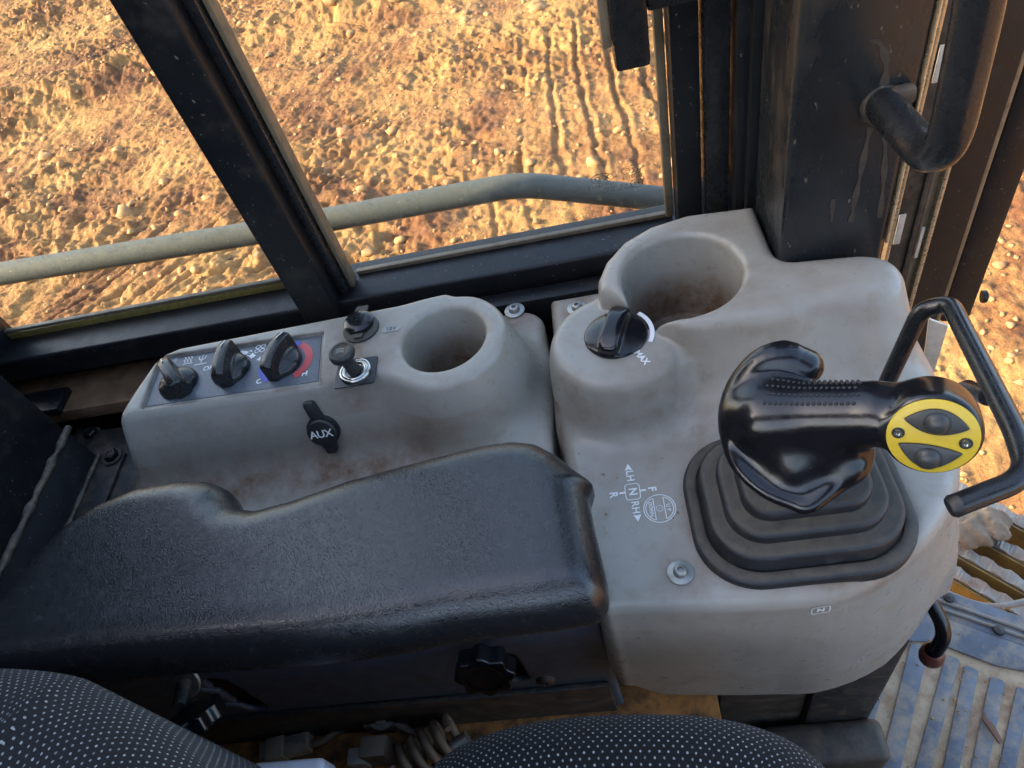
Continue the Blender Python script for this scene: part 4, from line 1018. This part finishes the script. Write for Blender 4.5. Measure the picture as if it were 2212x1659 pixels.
def back_f(X, Y, Z):
    d2 = poly2(X, Y+0*X, BPs)
    a = d2+.040; b = np.abs(Z-.03)-.17+.040-.14*np.clip(-.12-X, 0, .4)*.0
    return np.minimum(np.maximum(a, b), 0)+np.sqrt(np.maximum(a, 0)**2+np.maximum(b, 0)**2)-.040
o = sdf_obj('backrest', back_f, (-.66, -.31, -.15), (-.12, .22, .215), .005, M['fabric'], st)
weave(o, lambda x, y: poly2(x, y, BPs), bline, .0060, .0040)
cus_o = [(905, 1700), (945, 1648), (1000, 1610), (1080, 1578), (1180, 1556), (1300, 1545), (1430, 1543), (1540, 1550), (1640, 1572), (1720, 1608), (1780, 1655), (1820, 1710)]
cline = smooth_path([P(u, v, z=-.03)[:2] for u, v in cus_o], 3)
CPs = [tuple(p) for p in cline]+[(.16, -.2), (-.22, -.2)]
_o = [tuple(P(u, v, z=-.03)[:2]) for u, v in cus_o]+[(.16, -.2), (-.22, -.2)]
def cus_f(X, Y, Z):
    d2 = poly2(X, Y+0*X, CPs)
    a = d2+.035; b = np.maximum(Z-.0, -.16-Z)+.035
    return np.minimum(np.maximum(a, b), 0)+np.sqrt(np.maximum(a, 0)**2+np.maximum(b, 0)**2)-.035
o = sdf_obj('cushion', cus_f, (-.30, -.22, -.17), (.20, .20, .01), .005, M['fabric'], st)
weave(o, lambda x, y: poly2(x, y, CPs), cline, .0068, .0043)

box('unseen_upper_backrest', -.86, -.70, -.42, .06, -.10, .62, M['fabric'], st, .05, 4)  # unseen seat back, added to block light

# ------------------------------------------------------------------ corner pillar and grab handle
g = thing('corner_pillar', 'wide black steel box pillar rising behind the front console', 'pillar', (.21, .53, .05))
box('column', .157, .2475, .503, .598, .050, 1.0, M['pillar'], g, .006, 3)
def stain(pts, w):
    q = [P(u, v, y=.5025) for u, v in pts]; V = []
    for i, p in enumerate(smooth_path(q, 4)):
        k = w*(.8+.35*math.sin(i*1.3)); V += [p-np.array([k, 0, 0]), p+np.array([k, 0, 0])]
    mesh_obj('dried_drip', V, [(2*i, 2*i+1, 2*i+3, 2*i+2) for i in range(len(V)//2-1)], M['drip'], g, smooth=False)
stain([(1888, 250), (1872, 310), (1858, 380), (1845, 440), (1838, 480)], .0026)
stain([(1912, 270), (1912, 330), (1908, 400), (1900, 470)], .0024)
stain([(1885, 85), (1905, 100), (1915, 140), (1908, 190)], .0030)
stain([(1800, 430), (1796, 480)], .0020)
box('edge_trim', .2478, .2500, .502, .512, .085, 1.0, M['trim'], g, .001)
g = thing('grab_handle', 'thick bent black grab handle bolted to the corner pillar', 'grab handle', (.22, .47, .25))
hp = [P(2155, -260, y=.40), P(2118, 0, y=.40), P(2078, 200, y=.40), P(2052, 345, y=.40), P(1990, 322, y=.425), P(1905, 225, y=.497)]
tube('tube', fillet([hp[0], hp[1], P(2036, 372, y=.400), P(1905, 225, y=.500)], [.05, .040], 12), .0128, M['bar'], g, 24)
lathe('bolt_boss', [(0, 0), (.016, 0), (.0155, .004), (.0135, .006), (0, .006)], P(1905, 228, y=.5025), unit(P(1990, 322, y=.425)-P(1905, 225, y=.497)), M['steel_dust'], g, 28)
obox('weld_tab', P(1945, 205, y=.497), np.array([1., 0, 0]), np.array([0, 1., 0]), ez, .020, .012, .013, M['steel_dust'], g, .004)

# ------------------------------------------------------------------ door side: posts and strips right of the pillar
g = thing('door_post', 'black upright door post with galvanised strips beyond the corner pillar', 'door post', (.35, .68, -.2))
def upright(name, u0, u1, v, y, mt, z0, z1=1.0, dy=.012, bev=.0015):
    a = P(u0, v, y=y)[0]; b = P(u1, v, y=y)[0]
    return box(name, a, b, y, y+dy, z0, z1, mt, g, bev)
upright('back_plate', 1900, 2075, 533, .715, M['steel_black'], -.40, dy=.004)
upright('edge_strip', 1917, 1926, 533, .700, M['trim'], -.35)
upright('channel', 1925, 1962, 533, .704, M['wall_brown'], -.35, dy=.006)
upright('rail', 1963, 1975, 533, .700, M['steel_dust'], -.35, dy=.012)
upright('channel', 1975, 1998, 533, .706, M['channel'], -.35, dy=.006)
upright('edge_strip', 1997, 2009, 533, .698, M['trim'], -.35, dy=.012, bev=.004)
for u0, u1, v0, v1 in ((1928, 1958, 462, 528), (1980, 1992, 492, 555), (2012, 2045, 95, 180)):
    a = P(u0, v1, y=.6985); b = P(u1, v0, y=.6985)
    box('reflector', a[0], b[0], .6975, .6995, min(a[2], b[2]), max(a[2], b[2]), M['alu'], g, .0005)
g = thing('open_door', 'dark door frame panel with light edge trim at the far right', 'door', (.5, .75, -.3))
upright('door_frame', 2012, 2070, 533, .745, M['bar'], -.45, dy=.02)
upright('edge_trim', 2071, 2084, 533, .742, M['channel'], -.33, dy=.012, bev=.003)
upright('door_panel', 2085, 2156, 533, .745, M['steel_black'], -.318, dy=.03, bev=.010)
c = P(2120, 641, y=.75); lathe('bolt', [(0, 0), (.009, 0), (.009, .006), (.006, .008), (0, .008)], c, (1, -.2, 0), M['steel_black'], g, 16)
g = thing('galvanised_strip', 'pale galvanised strip slanting down behind the hand bar', 'metal strip', tuple(P(2020, 780, y=.60)))
a = P(2010, 700, y=.62); b = P(1992, 815, y=.62)
prism('strip', [P(2008, 690, y=.60), P(2048, 705, y=.60), P(2015, 815, y=.60), P(1992, 815, y=.60)], (0, .004, 0), M['alu'], g, .0005)

# ------------------------------------------------------------------ floor mat, lever, step
ZM = -.62
fm = thing('floor_mat', 'dusty ribbed rubber floor mat at the lower right', 'floor mat', (.4, .3, ZM))
def PM(u, v, h=0): return P(u, v, z=ZM+h)
edge = [PM(1985, 1318), PM(2330, 1440), PM(2330, 1800), PM(1862, 1800), PM(1862, 1500)]
prism('mat_sheet', edge, (0, 0, -.012), M['mat_groove'], fm, 0, smooth=False)
prism('mat_border', [PM(1985, 1318), PM(2330, 1440), PM(2330, 1475), PM(2150, 1440), PM(2020, 1390), PM(1940, 1385)], (0, 0, .005), M['mat'], fm, .002)
# raised ribs, each a bar running down the picture
def rib(u0, v0, u1, v1, w):
    a = PM(u0, v0); b = PM(u1, v1); d = unit(b-a); n = np.array([d[1], -d[0], 0])*w/2
    n = n if (RC.T@n)[0] > 0 else -n
    s_ = .005
    prism('rib', [a-n+d*s_*.5, a-n*.6, a+n*.6, a+n+d*s_*.5, b+n, b-n], (0, 0, .0035), M['mat'], fm, .0016)
for i, (ut, vt, ub) in enumerate(((1925, 1440, 1874), (1986, 1396, 1915), (2058, 1420, 1985), (2098, 1443, 2048), (2155, 1467, 2108), (2212, 1490, 2168), (2268, 1512, 2225))):
    if i == 0: rib(1903, 1470, 1876, 1556, .013)
    else: rib(ut, vt, ub, 1690, .0185 if i != 1 else .024)
g = thing('door_sill', 'worn grey door sill strip between floor mat and step', 'sill', tuple(PM(2100, 1340)))
prism('sill_plate', [PM(1990, 1318, .004), PM(2003, 1262, .004), PM(2330, 1372, .004), PM(2330, 1436, .004)], (0, 0, -.05), M['mat'], g, .003)
for dv_ in (-30, -14):
    tube('sill_rib', [PM(1996, 1316+dv_, .005), PM(2330, 1432+dv_, .005)], .0035, M['grate'], g, 8)
for u, v in ((2158, 1362), (2050, 1292)):
    lathe('rivet', [(0, 0), (.008, 0), (.007, .004), (0, .006)], PM(u, v, .008), (0, 0, 1), M['steel_dust'], g, 14)
g = thing('bent_lever', 'bent glossy black lever with dark red knob below the console', 'lever', tuple(P(2015, 1415, z=-.30)))
lp = [P(1975, 1230, z=-.22), P(2000, 1300, z=-.25), P(2038, 1368, z=-.27), P(2030, 1400, z=-.29), P(2016, 1420, z=-.31)]
tube('rod', fillet([lp[0], P(2046, 1368, z=-.265), P(2014, 1416, z=-.30)], [.030], 10), .0075, M['gloss_black'], g, 20)
kc = P(2015, 1408, z=-.295); kd = unit(P(2008, 1428, z=-.32)-kc)
lathe('knob', [(.0085, -.004), (.0105, -.002), (.0118, .003), (.0112, .006), (.0125, .010), (.0118, .016), (.008, .0205), (0, .022)], kc, kd, M['knob_red'], g, 28, autosmooth=60)
# serrated step plates outside
ZG = -.84
sg = thing('boarding_step', 'serrated steel boarding step grating outside the door', 'step grating', tuple(P(2150, 1230, z=ZG)))
for i, (va, vb) in enumerate(((1098, 1148), (1150, 1220), (1195, 1285), (1235, 1350))):
    u0 = 2085-i*22
    A_ = P(u0-90, va-42+i*2, z=ZG); B_ = P(2420, vb+95, z=ZG)
    A_ = P(u0-60, va-(60 if i else 70), z=ZG); n = 64; d = unit(B_-A_); L_ = np.linalg.norm(B_-A_); s_ = np.cross((0, 0, 1), d)
    V = []; Fc = []
    for k in range(n+1):
        w = .0030*math.sin(k*.85)+.0008*math.sin(k*2.3)
        p = A_+d*L_*k/n
        V += [p+s_*(.012+.5*w)+np.array([0, 0, w*.6]), p-s_*.010+np.array([0, 0, -w*.8]), p-s_*.012+np.array([0, 0, -.060]), p+s_*.012+np.array([0, 0, -.060])]
    for k in range(n):
        q = 4*k
        Fc += [(q, q+1, q+5, q+4), (q+1, q+2, q+6, q+5), (q+3, q, q+4, q+7)]
    mesh_obj('serrated_bar', V, Fc, M['grate'], sg, smooth=False)
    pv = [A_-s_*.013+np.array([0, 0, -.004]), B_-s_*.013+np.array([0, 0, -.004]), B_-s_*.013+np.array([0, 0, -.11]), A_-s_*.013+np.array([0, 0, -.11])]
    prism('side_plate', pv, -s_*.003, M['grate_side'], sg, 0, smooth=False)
tube('front_rod', fillet([P(2000, 1262, z=ZG+.06), P(2130, 1318, z=ZG+.06), P(2260, 1290, z=ZG+.06)], [.04], 8), .006, M['grate'], sg, 12)
# mud lump
def mud_f(X, Y, Z):
    c = P(2105, 1135, z=ZG+.02); q = np.sqrt(((X-c[0])/1.5)**2+(Y-c[1])**2+((Z-c[2])/.7)**2)-.038
    return q+.020*(fbm(X*45+Z*30, Y*45-Z*22, 4)-.5)*1.6
c = P(2105, 1135, z=ZG+.02)
tag(sdf_obj('mud_lump', mud_f, c-.10, c+.10, .0035, M['mud'], None, org=c), 'grey brown lump of dried mud on the boarding step', 'mud')
# wood chip on the mat
c = PM(2140, 1572, .009)
e = unit(PM(2152, 1590)-PM(2128, 1552)); s_ = np.array([e[1], -e[0], 0])
tag(prism('wood_chip', [c+e*a_+s_*b_ for a_, b_ in ((-.020, -.004), (-.012, .005), (.004, .004), (.021, .003), (.019, -.003), (.0, -.005), (-.012, -.002))], (0, 0, .004), mat('brown_wood_chip', (.16, .08, .05), .8), None, .001, org=c), 'small reddish brown wood chip lying on a mat rib', 'wood chip')

# crumbs of dry soil that came off boots
rs = np.random.RandomState(11)
def crumbs(name, label, n, gen, r0):
    Vc = []; Fc = []
    for i in range(n):
        p = gen(); r = r0*(.5+rs.rand()**2*1.6)
        v = IV[:12] if False else IV*(1+.2*rs.randn(len(IV), 1))*r*np.array([1, .8, .6]); Fc.append(IF+len(Vc)*len(IV)); Vc.append(v+p+np.array([0, 0, r*.4]))
    tag(mesh_obj(name, np.concatenate(Vc), np.concatenate(Fc), M['clod'], smooth=False), label, 'soil crumbs', kind='stuff')
crumbs('mat_crumbs', 'dry soil crumbs scattered on the floor mat and sill', 90, lambda: PM(1880+rs.rand()*400, 1300+rs.rand()*380, .0045), .0011)
crumbs('console_crumbs', 'tiny dark soil crumbs on the grey console decks', 46, lambda: (lambda q: q)(np.array([rs.uniform(-.05, .03), rs.uniform(.26, .40), 0])) if rs.rand() < .6 else np.array([rs.uniform(-.14, -.08), rs.uniform(.44, .57), 0]), .0006)

# ------------------------------------------------------------------ panels under the front console
g = thing('kick_panel', 'dusty brown steel panels under the front console', 'kick panel', (.1, .24, -.4))
box('rear_panel', .056, .155, .262, .275, -.62, -.16, M['wall_brown'], g, .003)
box('front_panel', .157, .235, .254, .275, -.62, -.20, M['steel_dust'], g, .006)
box('side_plate', .10, .245, .205, .2535, -.62, -.45, M['wall_brown'], g, .012, 3)
